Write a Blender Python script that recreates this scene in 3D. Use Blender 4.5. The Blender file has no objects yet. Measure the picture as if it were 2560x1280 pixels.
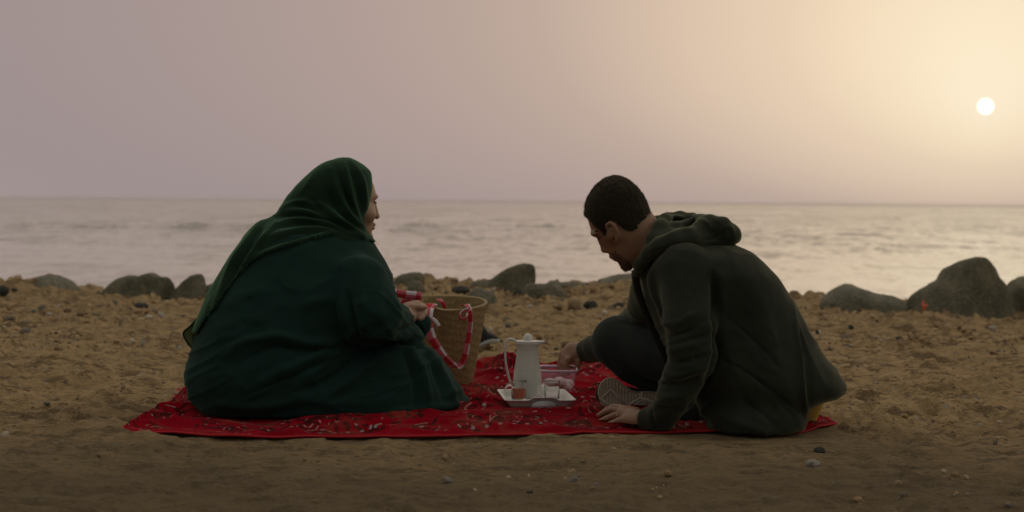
import bpy, math, random
import numpy as np
from mathutils import Vector, Matrix

random.seed(7)
rng = np.random.default_rng(7)
sc = bpy.context.scene
C = sc.collection

# ------------------------------------------------------------------ camera, sky, sun, exposure
F = 4060.0                       # focal length in photograph pixels (35 degree lens)
CAM = np.array([0.0, 0.0, 0.69])
PITCH, ROLL = math.atan(135.5 / F), 0.0082
_f = np.array([0, math.cos(PITCH), -math.sin(PITCH)])
_u0 = np.array([0, math.sin(PITCH), math.cos(PITCH)])
_r0 = np.array([1.0, 0, 0])
_r = _r0 * math.cos(ROLL) + _u0 * math.sin(ROLL)
_u = -_r0 * math.sin(ROLL) + _u0 * math.cos(ROLL)
cd = bpy.data.cameras.new('camera')
cd.sensor_width = 36.0
cd.lens = 36.0 * F / 2560.0
cd.clip_start, cd.clip_end = 0.05, 60000.0
cd.dof.use_dof = True
cd.dof.focus_distance = 5.05
cd.dof.aperture_fstop = 4.0
cam = bpy.data.objects.new('camera', cd)
C.objects.link(cam)
M = Matrix.Identity(4)
for i in range(3):
    M[i][0], M[i][1], M[i][2], M[i][3] = _r[i], _u[i], -_f[i], CAM[i]
cam.matrix_world = M
sc.camera = cam


def ray(px, py):
    return _f + _r * ((px - 1280) / F) + _u * ((640 - py) / F)


def S(px, py, Y):
    """the point seen at a photograph pixel, standing Y metres in front of the camera"""
    d = ray(px, py)
    return CAM + d * (Y / d[1])


def proj(V):
    q = V - CAM
    z = q @ _f
    return 1280 + F * (q @ _r) / z, 640 - F * (q @ _u) / z


SUN_DIR = ray(2464, 266)
SUN_DIR = SUN_DIR / np.linalg.norm(SUN_DIR)
SUN_EL = math.asin(SUN_DIR[2])
SUN_AZ = math.atan2(SUN_DIR[0], SUN_DIR[1])

w = bpy.data.worlds.new('World')
sc.world = w
w.use_nodes = True
wn = w.node_tree
wn.nodes.clear()


def wnode(t, **kw):
    n = wn.nodes.new(t)
    for k, v in kw.items():
        setattr(n, k, v)
    return n


out = wnode('ShaderNodeOutputWorld')
tc = wnode('ShaderNodeTexCoord')
dot = wnode('ShaderNodeVectorMath', operation='DOT_PRODUCT')
nrm = wnode('ShaderNodeVectorMath', operation='NORMALIZE')
wn.links.new(tc.outputs['Generated'], nrm.inputs[0])
wn.links.new(nrm.outputs[0], dot.inputs[0])
dot.inputs[1].default_value = tuple(SUN_DIR)
acs = wnode('ShaderNodeMath', operation='ARCCOSINE')
acs.use_clamp = False
wn.links.new(dot.outputs['Value'], acs.inputs[0])
SKY = [(0, (1.0, .91, .70)), (2, (.965, .85, .63)), (4, (.925, .79, .575)), (6, (.87, .71, .51)), (8, (.79, .63, .463)), (12.3, (.66, .51, .395)),
       (16.5, (.50, .385, .325)), (23.6, (.415, .32, .295)), (30, (.37, .295, .283)), (36, (.342, .279, .276)), (44, (.335, .278, .275)), (52, (.43, .385, .345)),
       (68, (.58, .53, .455)), (92, (.50, .465, .40)), (118, (.31, .29, .255)), (142, (.19, .18, .16)), (180, (.13, .125, .112))]
# the haze near the horizon dims and reddens the glow
sxyz = wnode('ShaderNodeSeparateXYZ')
wn.links.new(nrm.outputs[0], sxyz.inputs[0])


def wmath(op, a, b=0.0):
    n = wnode('ShaderNodeMath', operation=op)
    for i, v in enumerate((a, b)):
        if hasattr(v, 'is_output'):
            wn.links.new(v, n.inputs[i])
        else:
            n.inputs[i].default_value = v
    return n.outputs[0]


low = wmath('MULTIPLY', wmath('EXPONENT', wmath('MULTIPLY', wmath('MAXIMUM', sxyz.outputs[2], 0.0), -22.9)), math.radians(10.0))
ang = wmath('ADD', acs.outputs[0], low)


def skyramp(span):
    d = wnode('ShaderNodeMath', operation='DIVIDE')
    wn.links.new(ang, d.inputs[0])
    d.inputs[1].default_value = math.radians(span)
    r = wnode('ShaderNodeValToRGB')
    r.color_ramp.interpolation = 'B_SPLINE'
    for i, (a, c) in enumerate([q for q in SKY if q[0] <= span]):
        e = r.color_ramp.elements[i] if i < 2 else r.color_ramp.elements.new(a / span)
        e.position = a / span
        e.color = (*c, 1)
    wn.links.new(d.outputs[0], r.inputs[0])
    return r


near_r, far_r = skyramp(68.0), skyramp(180.0)
mr = wnode('ShaderNodeMapRange', interpolation_type='SMOOTHSTEP')
wn.links.new(ang, mr.inputs[0])
mr.inputs[1].default_value, mr.inputs[2].default_value = math.radians(44), math.radians(66)
ramp = wnode('ShaderNodeMix', data_type='RGBA')
wn.links.new(mr.outputs[0], ramp.inputs[0])
wn.links.new(near_r.outputs[0], ramp.inputs[6])
wn.links.new(far_r.outputs[0], ramp.inputs[7])
bg1 = wnode('ShaderNodeBackground')
wn.links.new(ramp.outputs[2], bg1.inputs['Color'])
bg1.inputs['Strength'].default_value = 1.0
nish = wnode('ShaderNodeTexSky', sky_type='NISHITA')
nish.sun_disc = False
nish.sun_elevation = SUN_EL
nish.sun_rotation = SUN_AZ
nish.air_density, nish.dust_density, nish.ozone_density = 1.5, 6.0, 1.0
bg2 = wnode('ShaderNodeBackground')
wn.links.new(nish.outputs[0], bg2.inputs['Color'])
bg2.inputs['Strength'].default_value = 0.0015
add = wnode('ShaderNodeAddShader')
wn.links.new(bg1.outputs[0], add.inputs[0])
wn.links.new(bg2.outputs[0], add.inputs[1])
wn.links.new(add.outputs[0], out.inputs['Surface'])

sd = bpy.data.lights.new('sun_light', 'SUN')
sd.energy = 0.28
sd.angle = math.radians(120.0)
sd.color = (1.0, 0.78, 0.50)
so = bpy.data.objects.new('sun_light', sd)
C.objects.link(so)
so.rotation_euler = Vector(tuple(SUN_DIR)).to_track_quat('Z', 'Y').to_euler()
so.location = (3, 8, 4)

sc.view_settings.view_transform = 'Standard'
sc.view_settings.look = 'None'
sc.view_settings.gamma = 1.0
sc.view_settings.use_curve_mapping = False
sc.view_settings.exposure = 0.0
sc.cycles.use_denoising = True
sc.cycles.max_bounces = 10
sc.cycles.transparent_max_bounces = 12
sc.cycles.caustics_reflective = False
sc.cycles.caustics_refractive = False

# ------------------------------------------------------------------ helpers
LOC = {}


def tag(o, label=None, cat=None, group=None, kind=None):
    if label: o['label'] = label
    if cat: o['category'] = cat
    if group: o['group'] = group
    if kind: o['kind'] = kind
    return o


def thing(name, label, cat, loc, group=None):
    o = bpy.data.objects.new(name, None)
    o.empty_display_size = 0.1
    C.objects.link(o)
    o.location = tuple(float(v) for v in loc)
    LOC[o] = np.array(loc, float)
    return tag(o, label, cat, group)


def mk(name, V, Fc, m, parent=None, loc=None, smooth=True, uv=None, col=None):
    """one mesh object from world-space vertices"""
    V = np.asarray(V, float)
    base = LOC[parent] if parent is not None else (np.zeros(3) if loc is None else np.array(loc, float))
    me = bpy.data.meshes.new(name)
    Vl = V - base
    if isinstance(Fc, np.ndarray):
        k = Fc.shape[1]
        me.vertices.add(len(Vl))
        me.vertices.foreach_set('co', Vl.astype(np.float32).ravel())
        me.loops.add(Fc.size)
        me.loops.foreach_set('vertex_index', Fc.astype(np.int32).ravel())
        me.polygons.add(len(Fc))
        me.polygons.foreach_set('loop_start', np.arange(0, Fc.size, k, dtype=np.int32))
        me.polygons.foreach_set('loop_total', np.full(len(Fc), k, np.int32))
        me.update(calc_edges=True)
        me.validate()
    else:
        me.from_pydata([tuple(v) for v in Vl], [], [tuple(int(i) for i in f) for f in Fc])
        me.update()
    me.polygons.foreach_set('use_smooth', np.full(len(me.polygons), smooth, bool))
    if uv is not None:
        ul = me.uv_layers.new(name='uv')
        li = np.empty(len(me.loops), np.int32)
        me.loops.foreach_get('vertex_index', li)
        ul.data.foreach_set('uv', np.asarray(uv, np.float32)[li].ravel())
    if col is not None:
        at = me.color_attributes.new('tint', 'FLOAT_COLOR', 'POINT')
        at.data.foreach_set('color', np.c_[np.asarray(col, np.float32), np.ones(len(V), np.float32)].ravel())
    if m is not None:
        me.materials.append(m)
    o = bpy.data.objects.new(name, me)
    C.objects.link(o)
    if parent is not None:
        o.parent = parent
        root = parent
        LOC[o] = base
    else:
        o.location = tuple(base)
        LOC[o] = base
    return o


def smoothstep(a, b, x):
    t = np.clip((x - a) / (b - a), 0, 1)
    return t * t * (3 - 2 * t)


def _h(ix, iy, iz):
    h = (ix.astype(np.int64) * 374761393 + iy.astype(np.int64) * 668265263 + iz.astype(np.int64) * 1442695041) & 0xffffffff
    h = ((h ^ (h >> 13)) * 1274126177) & 0xffffffff
    h = h ^ (h >> 16)
    return (h & 0xffff) / 32767.5 - 1.0


def vnoise(x, y, z=None):
    x = np.asarray(x, float); y = np.asarray(y, float)
    z = np.zeros_like(x) if z is None else np.asarray(z, float)
    xi, yi, zi = np.floor(x), np.floor(y), np.floor(z)
    fx, fy, fz = x - xi, y - yi, z - zi
    s = lambda t: t * t * t * (t * (t * 6 - 15) + 10)
    fx, fy, fz = s(fx), s(fy), s(fz)
    r = 0
    flat = not np.any(z)
    for a in (0, 1):
        for b in (0, 1):
            for c in ((0,) if flat else (0, 1)):
                wgt = (fx if a else 1 - fx) * (fy if b else 1 - fy) * (1 if flat else (fz if c else 1 - fz))
                r = r + wgt * _h(xi + a, yi + b, zi + c)
    return r


def fbm(x, y, z=None, o=4, g=0.5):
    r, a, s = 0, 1.0, 1.0
    for i in range(o):
        r = r + a * vnoise(x * s + 17.3 * i, y * s + 9.1 * i, None if z is None else z * s + 4.7 * i)
        a *= g
        s *= 2.03
    return r


# ---- implicit surfaces: smooth unions of tapered limbs, ellipsoids and lofted sections, meshed as one skin
class Sdf:
    def __init__(self, lo, hi, h):
        self.h = h
        self.lo = np.array(lo, float)
        n = np.ceil((np.array(hi) - self.lo) / h).astype(int) + 1
        self.ax = [self.lo[i] + h * np.arange(n[i]) for i in range(3)]
        self.f = np.full(n, 1.0, np.float32)

    def _sub(self, lo, hi):
        sl = []
        for i in range(3):
            a = max(0, int(math.floor((lo[i] - self.lo[i]) / self.h)))
            b = min(self.f.shape[i], int(math.ceil((hi[i] - self.lo[i]) / self.h)) + 1)
            sl.append(slice(a, max(a, b)))
        return tuple(sl)

    def add(self, fn, lo, hi, k=0.01, mode='u'):
        sl = self._sub(np.array(lo) - k - 2 * self.h, np.array(hi) + k + 2 * self.h)
        X = self.ax[0][sl[0]][:, None, None]; Y = self.ax[1][sl[1]][None, :, None]; Z = self.ax[2][sl[2]][None, None, :]
        if X.size == 0 or Y.size == 0 or Z.size == 0:
            return self
        b = self.f[sl]
        d = (fn(X, Y, Z) + np.zeros(b.shape, np.float32)).astype(np.float32)
        if mode == 's':
            b = -b
        k = max(k, 1e-5)
        hh = np.clip(0.5 + 0.5 * (b - d) / k, 0, 1)
        r = b + (d - b) * hh - k * hh * (1 - hh)
        self.f[sl] = -r if mode == 's' else r
        return self

    def cap(self, a, b, ra, rb=None, k=0.01, mode='u'):
        rb = ra if rb is None else rb
        a = np.array(a, float); b = np.array(b, float)
        v = b - a
        L2 = max(float(v @ v), 1e-9)

        def fn(X, Y, Z):
            t = np.clip(((X - a[0]) * v[0] + (Y - a[1]) * v[1] + (Z - a[2]) * v[2]) / L2, 0, 1)
            return np.sqrt((X - a[0] - t * v[0]) ** 2 + (Y - a[1] - t * v[1]) ** 2 + (Z - a[2] - t * v[2]) ** 2) - (ra + (rb - ra) * t)
        m = max(ra, rb)
        return self.add(fn, np.minimum(a, b) - m, np.maximum(a, b) + m, k, mode)

    def chain(self, pts, rs, k=0.008):
        for i in range(len(pts) - 1):
            self.cap(pts[i], pts[i + 1], rs[i], rs[i + 1], k)
        return self

    def ell(self, c, r, R=None, k=0.01, mode='u'):
        c = np.array(c, float)
        R = np.eye(3) if R is None else np.array(R)

        def fn(X, Y, Z):
            p = [R[i][0] * (X - c[0]) + R[i][1] * (Y - c[1]) + R[i][2] * (Z - c[2]) for i in range(3)]
            k0 = np.sqrt(sum((p[i] / r[i]) ** 2 for i in range(3)))
            k1 = np.sqrt(sum((p[i] / r[i] ** 2) ** 2 for i in range(3))) + 1e-6
            return k0 * (k0 - 1) / k1
        m = max(r)
        return self.add(fn, c - m, c + m, k, mode)

    def loft(self, o, A, B, rows, shear=0.0, n=2.0, k=0.01, mode='u', off=0.0):
        """sections along axis A; rows = (a, b_min, b_max, half_depth, centre_depth); B the width axis, C = depth"""
        o = np.array(o, float); A = np.array(A, float); B = np.array(B, float)
        Cc = np.cross(A, B)
        rows = np.array(sorted(rows), float)
        s = np.linspace(rows[0, 0], rows[-1, 0], 160)
        tab = np.stack([np.interp(s, rows[:, 0], rows[:, j]) for j in range(1, 5)])
        ker = np.ones(7) / 7
        tab = np.stack([np.convolve(np.pad(t, 3, mode='edge'), ker, 'valid') for t in tab])
        cb, hb = (tab[0] + tab[1]) / 2, np.maximum((tab[1] - tab[0]) / 2, 1e-3) + off
        hc, cc = np.maximum(tab[2], 1e-3) + off, tab[3]

        def fn(X, Y, Z):
            a = A[0] * (X - o[0]) + A[1] * (Y - o[1]) + A[2] * (Z - o[2])
            b = B[0] * (X - o[0]) + B[1] * (Y - o[1]) + B[2] * (Z - o[2])
            c = Cc[0] * (X - o[0]) + Cc[1] * (Y - o[1]) + Cc[2] * (Z - o[2])
            aa = a + np.zeros(np.broadcast_shapes(X.shape, Y.shape, Z.shape))
            I = lambda t: np.interp(aa, s, t)
            u = (b - I(cb))
            hbi, hci = I(hb), I(hc)
            v = (c - I(cc) - shear * u) / hci
            q = (np.abs(u / hbi) ** n + np.abs(v) ** n) ** (1 / n)
            d = (q - 1) * np.minimum(hbi, hci)
            cap_ = np.maximum(aa - s[-1] - off, s[0] - off - aa)
            return np.where(cap_ > 0, np.hypot(np.maximum(d, 0), cap_), np.maximum(d, cap_))
        pts = []
        for i in range(0, len(s), 8):
            for bb in (cb[i] - hb[i], cb[i] + hb[i]):
                for c2 in (cc[i] - hc[i] - abs(shear) * hb[i], cc[i] + hc[i] + abs(shear) * hb[i]):
                    pts.append(o + A * s[i] + B * bb + Cc * c2)
        pts = np.array(pts)
        return self.add(fn, pts.min(0) - off - .02, pts.max(0) + off + .02, k, mode)

    def grow(self, d):
        self.f = self.f - np.float32(d)
        return self

    def cut_below(self, z):
        self.f = np.maximum(self.f, (z - self.ax[2])[None, None, :].astype(np.float32))
        return self

    def region(self, fn):
        """keep only where fn(px, py) < 0 (metres), px and py as seen from the front"""
        X, Y, Z = np.meshgrid(*self.ax, indexing='ij')
        near = self.f < 0.05
        P = np.c_[X[near], Y[near], Z[near]]
        px, py = proj(P)
        self.f[near] = np.maximum(self.f[near], fn(px, py))
        return self

    def mesh(self, smooth=2):
        f, h = self.f, self.h
        s = f < 0
        c = np.zeros(tuple(n - 1 for n in f.shape), np.int8)
        for a in (0, 1):
            for b in (0, 1):
                for d in (0, 1):
                    c += s[a:f.shape[0] - 1 + a, b:f.shape[1] - 1 + b, d:f.shape[2] - 1 + d]
        mask = (c > 0) & (c < 8)
        cells = np.argwhere(mask)
        idx = np.full(mask.shape, -1, np.int32)
        idx[mask] = np.arange(len(cells))
        i, j, k = cells.T
        v = {(a, b, d): f[i + a, j + b, k + d] for a in (0, 1) for b in (0, 1) for d in (0, 1)}
        acc = np.zeros((len(cells), 3)); cnt = np.zeros(len(cells))
        for p in v:
            for ax in range(3):
                if p[ax] == 0:
                    q = list(p); q[ax] = 1; q = tuple(q)
                    cr_ = (v[p] < 0) != (v[q] < 0)
                    t = v[p] / np.where(cr_, v[p] - v[q], 1)
                    pos = np.tile(np.array(p, float), (len(cells), 1))
                    pos[:, ax] += t
                    acc[cr_] += pos[cr_]
                    cnt[cr_] += 1
        V = self.lo + h * (cells + acc / cnt[:, None])
        Q = []
        for ax in range(3):
            a1, a2 = (ax + 1) % 3, (ax + 2) % 3
            lo_ = [slice(1, -1)] * 3; hi_ = [slice(1, -1)] * 3
            lo_[ax] = slice(0, -1); hi_[ax] = slice(1, None)
            s0, s1 = s[tuple(lo_)], s[tuple(hi_)]
            e = np.argwhere(s0 != s1)
            ins = s0[tuple(e.T)]
            g = e.copy(); g[:, a1] += 1; g[:, a2] += 1

            def at(d1, d2):
                q = g.copy(); q[:, a1] += d1; q[:, a2] += d2
                return idx[tuple(q.T)]
            qd = np.stack([at(-1, -1), at(0, -1), at(0, 0), at(-1, 0)], 1)
            qd[~ins] = qd[~ins][:, ::-1]
            Q.append(qd)
        Q = np.concatenate(Q)
        Q = Q[(Q >= 0).all(1)]
        V = relax(V, Q, smooth)
        return V, Q


def relax(V, Q, it):
    if it == 0: return V
    e = np.concatenate([Q[:, [0, 1]], Q[:, [1, 2]], Q[:, [2, 3]], Q[:, [3, 0]]])
    n = len(V)
    deg = np.bincount(e.ravel(), minlength=n)[:, None] + 1e-9
    for _ in range(it):
        a = np.stack([np.bincount(e[:, 0], V[e[:, 1], i], n) + np.bincount(e[:, 1], V[e[:, 0], i], n) for i in range(3)], 1) / deg
        V = V + 0.5 * (a - V)
    return V


def normals(V, Q):
    n = np.cross(V[Q[:, 2]] - V[Q[:, 0]], V[Q[:, 3]] - V[Q[:, 1]])
    N = np.stack([sum(np.bincount(Q[:, c], n[:, i], len(V)) for c in range(4)) for i in range(3)], 1)
    return N / (np.linalg.norm(N, axis=1)[:, None] + 1e-12)


def poly_dist(px, py, pts):
    """distance in pixels to a polyline and the position 0..1 along it"""
    pts = np.array(pts, float)
    seg = np.linalg.norm(np.diff(pts, axis=0), axis=1)
    cum = np.r_[0, np.cumsum(seg)] / seg.sum()
    best = np.full(px.shape, 1e9); tt = np.zeros(px.shape)
    for i in range(len(pts) - 1):
        a, v = pts[i], pts[i + 1] - pts[i]
        t = np.clip(((px - a[0]) * v[0] + (py - a[1]) * v[1]) / (v @ v), 0, 1)
        d = np.hypot(px - a[0] - t * v[0], py - a[1] - t * v[1])
        m = d < best
        best = np.where(m, d, best)
        tt = np.where(m, cum[i] + t * (cum[i + 1] - cum[i]), tt)
    return best, tt


def curve_pts(pts, n=24):
    """smooth curve (Catmull-Rom) through points of any dimension"""
    p = np.array(pts, float)
    p = np.concatenate([[2 * p[0] - p[1]], p, [2 * p[-1] - p[-2]]])
    res = []
    m = len(p) - 3
    for t in np.linspace(0, m - 1e-9, n):
        i = int(t); u = t - i
        a, b, c, d = p[i:i + 4]
        res.append(0.5 * (2 * b + (c - a) * u + (2 * a - 5 * b + 4 * c - d) * u * u + (3 * b - a - 3 * c + d) * u ** 3))
    return np.array(res)


def folds(V, Q, lst, both=False):
    """press creases and raise folds along lines drawn over the garment; lst = (points, height m, width px)"""
    N = normals(V, Q)
    px, py = proj(V)
    face = np.clip(-((V - CAM) * N).sum(1) / np.linalg.norm(V - CAM, axis=1) * 4 + .3, 0, 1)
    disp = np.zeros(len(V))
    for pts, amp, wd in lst:
        c = curve_pts(pts, 5 * len(pts))
        lo, hi = c.min(0) - 4 * wd, c.max(0) + 4 * wd
        m = (px > lo[0]) & (px < hi[0]) & (py > lo[1]) & (py < hi[1])
        d, t = poly_dist(px[m], py[m], c)
        disp[m] += amp * np.exp(-(d / wd) ** 2) * np.sqrt(np.clip(np.sin(np.pi * np.clip(t, .02, .98)), 0, 1))
    return V + N * (disp * face)[:, None]


def poly_sd(px, py, pts):
    """signed distance (pixels, negative inside) to a closed outline"""
    pts = np.array(pts, float)
    d, _ = poly_dist(px, py, np.r_[pts, pts[:1]])
    ins = np.zeros(px.shape, bool)
    for i in range(len(pts)):
        (x0, y0), (x1, y1) = pts[i], pts[(i + 1) % len(pts)]
        if y0 == y1: continue
        c = ((y0 > py) != (y1 > py)) & (px < (x1 - x0) * (py - y0) / (y1 - y0) + x0)
        ins ^= c
    return np.where(ins, -d, d)


def rows_px(rows):
    """(py, left px, right px, half depth, centre Y) -> loft rows in metres about the world origin"""
    r = []
    for py, L, R, ry, Yc in rows:
        a, b = S(L, py, Yc), S(R, py, Yc)
        r.append(((a[2] + b[2]) / 2, a[0], b[0], ry, Yc))
    return r


XA, YA, ZA = np.eye(3)


def zloft(sd, rows, **kw):
    return sd.loft((0, 0, 0), ZA, XA, rows_px(rows), **kw)      # A x B = Z x X = Y, the depth


def tube(pts, rs, seg=10, n=None, closed=False, flat=1.0):
    p = curve_pts(pts, n) if n else np.array(pts, float)
    rs = np.interp(np.linspace(0, 1, len(p)), np.linspace(0, 1, len(np.atleast_1d(rs))), np.atleast_1d(rs))
    T = np.gradient(p, axis=0)
    T /= np.linalg.norm(T, axis=1)[:, None] + 1e-12
    ref = np.array([0, 0, 1.0]) if abs(T[0][2]) < .9 else np.array([0, 1.0, 0])
    V = []
    nv = ref
    for i in range(len(p)):
        nv = nv - T[i] * (nv @ T[i]); nv = nv / (np.linalg.norm(nv) + 1e-12)
        b = np.cross(T[i], nv)
        for q in range(seg):
            a = 2 * math.pi * q / seg
            V.append(p[i] + rs[i] * (math.cos(a) * nv * flat + math.sin(a) * b))
    Fc = []
    m = len(p)
    for i in range(m if closed else m - 1):
        for q in range(seg):
            a, b = i * seg + q, i * seg + (q + 1) % seg
            c, d = ((i + 1) % m) * seg + (q + 1) % seg, ((i + 1) % m) * seg + q
            Fc.append((a, b, c, d))
    if not closed:
        Fc.append(tuple(range(seg - 1, -1, -1)))
        Fc.append(tuple((m - 1) * seg + q for q in range(seg)))
    return np.array(V), Fc


def lathe(prof, seg=48, c=(0, 0, 0), rfn=None, close=True):
    V, Fc = [], []
    for i, (r, z) in enumerate(prof):
        for q in range(seg):
            a = 2 * math.pi * q / seg
            rr = r if rfn is None else rfn(r, z, a)
            V.append((c[0] + rr * math.cos(a), c[1] + rr * math.sin(a), c[2] + z))
    for i in range(len(prof) - 1):
        for q in range(seg):
            Fc.append((i * seg + q, i * seg + (q + 1) % seg, (i + 1) * seg + (q + 1) % seg, (i + 1) * seg + q))
    if close:
        Fc.append(tuple(range(seg - 1, -1, -1)))
        Fc.append(tuple((len(prof) - 1) * seg + q for q in range(seg)))
    return np.array(V), Fc


def join(*ms):
    V, Fc, o = [], [], 0
    for v, f in ms:
        V.append(np.asarray(v, float))
        Fc += [tuple(int(i) + o for i in q) for q in f]
        o += len(v)
    return np.concatenate(V), Fc


def ribbon(pts, widths, wdir, thick=0.002, n=40):
    """a cloth band along a curve; returns vertices, faces, uv (metres)"""
    p = curve_pts(pts, n)
    wd = np.array([wdir] * 2 if np.ndim(wdir) == 1 else wdir, float)
    t = np.linspace(0, 1, n)
    W = np.stack([np.interp(t, np.linspace(0, 1, len(wd)), wd[:, i]) for i in range(3)], 1)
    T = np.gradient(p, axis=0); T /= np.linalg.norm(T, axis=1)[:, None] + 1e-12
    W -= T * (W * T).sum(1)[:, None]
    W /= np.linalg.norm(W, axis=1)[:, None] + 1e-12
    Nn = np.cross(T, W)
    wv = np.interp(t, np.linspace(0, 1, len(widths)), widths)
    L = np.r_[0, np.cumsum(np.linalg.norm(np.diff(p, axis=0), axis=1))]
    V, uv, Fc = [], [], []
    ks = (-.5, -.25, 0, .25, .5)
    for sgn in (1, -1):
        for i in range(n):
            for kk in ks:
                bow = 0.10 * wv[i] * (1 - 4 * kk * kk)
                V.append(p[i] + W[i] * wv[i] * kk + Nn[i] * (sgn * thick / 2 + bow))
                uv.append((L[i], kk * wv[i]))
    m = len(ks)
    o = n * m
    for i in range(n - 1):
        for q in range(m - 1):
            a = i * m + q
            Fc.append((a, a + 1, a + m + 1, a + m))
            Fc.append((o + a + m, o + a + m + 1, o + a + 1, o + a))
        for q in (0, m - 1):
            a = i * m + q
            f_ = (a, a + m, o + a + m, o + a)
            Fc.append(f_ if q == 0 else f_[::-1])
    for i in (0, n - 1):
        for q in range(m - 1):
            a = i * m + q
            f_ = (a + 1, a, o + a, o + a + 1)
            Fc.append(f_ if i == 0 else f_[::-1])
    return np.array(V), Fc, np.array(uv)


# ------------------------------------------------------------------ materials
class Mat:
    def __init__(self, name, base=(.5, .5, .5), rough=.8, **kw):
        self.m = bpy.data.materials.new(name)
        self.m.use_nodes = True
        self.nt = self.m.node_tree
        self.b = self.nt.nodes['Principled BSDF']
        self.set(Base_Color=base, Roughness=rough, **kw)

    def set(self, **kw):
        for k, v in kw.items():
            s = self.b.inputs[k.replace('_', ' ')]
            if hasattr(v, 'is_output'):
                self.nt.links.new(v, s)
            elif isinstance(v, tuple) and s.type == 'RGBA':
                s.default_value = (*v, 1)
            else:
                s.default_value = v

    def n(self, t, inp=None, o=0, **kw):
        nd = self.nt.nodes.new(t)
        for k, v in kw.items():
            setattr(nd, k, v)
        for k, v in (inp or {}).items():
            s = nd.inputs[k]
            if hasattr(v, 'is_output'):
                self.nt.links.new(v, s)
            elif isinstance(v, tuple) and s.type == 'RGBA':
                s.default_value = (*v, 1)
            else:
                s.default_value = v
        return nd.outputs[o]

    def math(self, op, a, b=0.0, c=0.0, clamp=False):
        nd = self.nt.nodes.new('ShaderNodeMath')
        nd.operation = op
        nd.use_clamp = clamp
        for i, v in enumerate((a, b, c)):
            if hasattr(v, 'is_output'):
                self.nt.links.new(v, nd.inputs[i])
            else:
                nd.inputs[i].default_value = v
        return nd.outputs[0]

    def mix(self, f, a, b):
        nd = self.nt.nodes.new('ShaderNodeMix')
        nd.data_type = 'RGBA'
        for i, v in ((0, f), (6, a), (7, b)):
            if hasattr(v, 'is_output'):
                self.nt.links.new(v, nd.inputs[i])
            elif isinstance(v, tuple):
                nd.inputs[i].default_value = (*v, 1)
            else:
                nd.inputs[i].default_value = v
        return nd.outputs[2]

    def ramp(self, f, stops, interp='LINEAR'):
        nd = self.nt.nodes.new('ShaderNodeValToRGB')
        nd.color_ramp.interpolation = interp
        for i, (p, c) in enumerate(stops):
            e = nd.color_ramp.elements[i] if i < 2 else nd.color_ramp.elements.new(p)
            e.position = p
            e.color = (*c, 1) if isinstance(c, tuple) else (c, c, c, 1)
        self.nt.links.new(f, nd.inputs[0])
        return nd.outputs[0]

    def obj(self):
        return self.n('ShaderNodeTexCoord', o=3)

    def scale(self, v, s):
        return self.n('ShaderNodeMapping', {'Vector': v, 'Scale': s})

    def noise(self, v, s, d=4.0, r=.55, o=0):
        return self.n('ShaderNodeTexNoise', {'Vector': v, 'Scale': s, 'Detail': d, 'Roughness': r}, o=o)

    def bump(self, h, strength=.3, dist=.01, normal=None):
        i = {'Height': h, 'Strength': strength, 'Distance': dist}
        if normal is not None: i['Normal'] = normal
        return self.n('ShaderNodeBump', i)


def cloth(name, c1, c2, weave=700.0, sheen=.25, rough=.95, bump=.12, sheen_tint=(.8, .9, .8)):
    m = Mat(name, c1, rough)
    o = m.obj()
    big = m.noise(o, 9, 3)
    fine = m.noise(o, weave, 2, .7)
    f = m.math('ADD', m.math('MULTIPLY', big, .5), m.math('MULTIPLY', fine, .5))
    m.set(Base_Color=m.mix(m.ramp(f, [(.35, 0.0), (.65, 1.0)]), c1, c2),
          Sheen_Weight=sheen, Sheen_Roughness=.4, Sheen_Tint=sheen_tint, Specular_IOR_Level=.15)
    m.set(Normal=m.bump(m.math('ADD', m.math('MULTIPLY', fine, .4), m.noise(o, 60, 3)), bump, .004))
    return m.m


def rockmat(name, c1, c2, c3, sc_=6.0):
    m = Mat(name, c1, .85)
    o = m.obj()
    a = m.noise(o, sc_, 6, .6)
    b = m.noise(o, sc_ * 9, 4, .65)
    col = m.mix(m.ramp(a, [(.38, 0.0), (.62, 1.0)]), c1, c2)
    col = m.mix(m.ramp(b, [(.52, 0.0), (.70, .8)]), col, c3)
    cc = m.noise(m.scale(o, (1, 1, 2.2)), sc_ * 2.4, 5, .65)
    col = m.mix(m.ramp(m.math('ABSOLUTE', m.math('SUBTRACT', cc, .5)), [(.0, .75), (.022, 0.0)]), col, (c1[0] * .35, c1[1] * .35, c1[2] * .35))
    m.set(Base_Color=col, Normal=m.bump(m.math('ADD', a, m.math('MULTIPLY', b, .6)), .8, .04), Specular_IOR_Level=.25)
    return m.m

# ------------------------------------------------------------------ the setting: ground, water, sun, air
CREST = [(-900, 700), (-100, 712), (0, 713), (60, 706), (110, 722), (190, 737), (250, 740), (430, 744), (520, 738), (800, 725),
         (980, 707), (1060, 703), (1130, 707), (1200, 713), (1350, 731), (1450, 722), (1590, 715), (1700, 727), (1990, 755),
         (2060, 757), (2270, 767), (2400, 776), (2540, 772), (2700, 764), (3600, 750)]
_cx = np.array([(p - 1280) / F * 12.3 for p, q in CREST])
_cz = np.array([S(p, q, 12.3)[2] for p, q in CREST])

# outline of the blanket on the ground, front-left corner first
BL = {'F': [(305, 1075), (332, 1089), (420, 1091), (640, 1097), (900, 1095), (1200, 1092), (1480, 1086), (1700, 1084), (1900, 1086), (2010, 1080), (2093, 1062)],
      'L': [(305, 1075), (335, 1055), (370, 1041), (405, 1021), (430, 1001), (445, 976)],
      'B': [(445, 976), (560, 960), (800, 935), (1000, 918), (1180, 912), (1240, 905), (1300, 913), (1400, 914), (1500, 909), (1640, 920)],
      'R': [(2093, 1062), (2062, 1047), (2035, 1032), (1960, 1000), (1820, 960), (1640, 920)]}


def G0(px, py, z=0.0):
    d = ray(px, py)
    return CAM + d * ((z - CAM[2]) / d[2])


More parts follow.
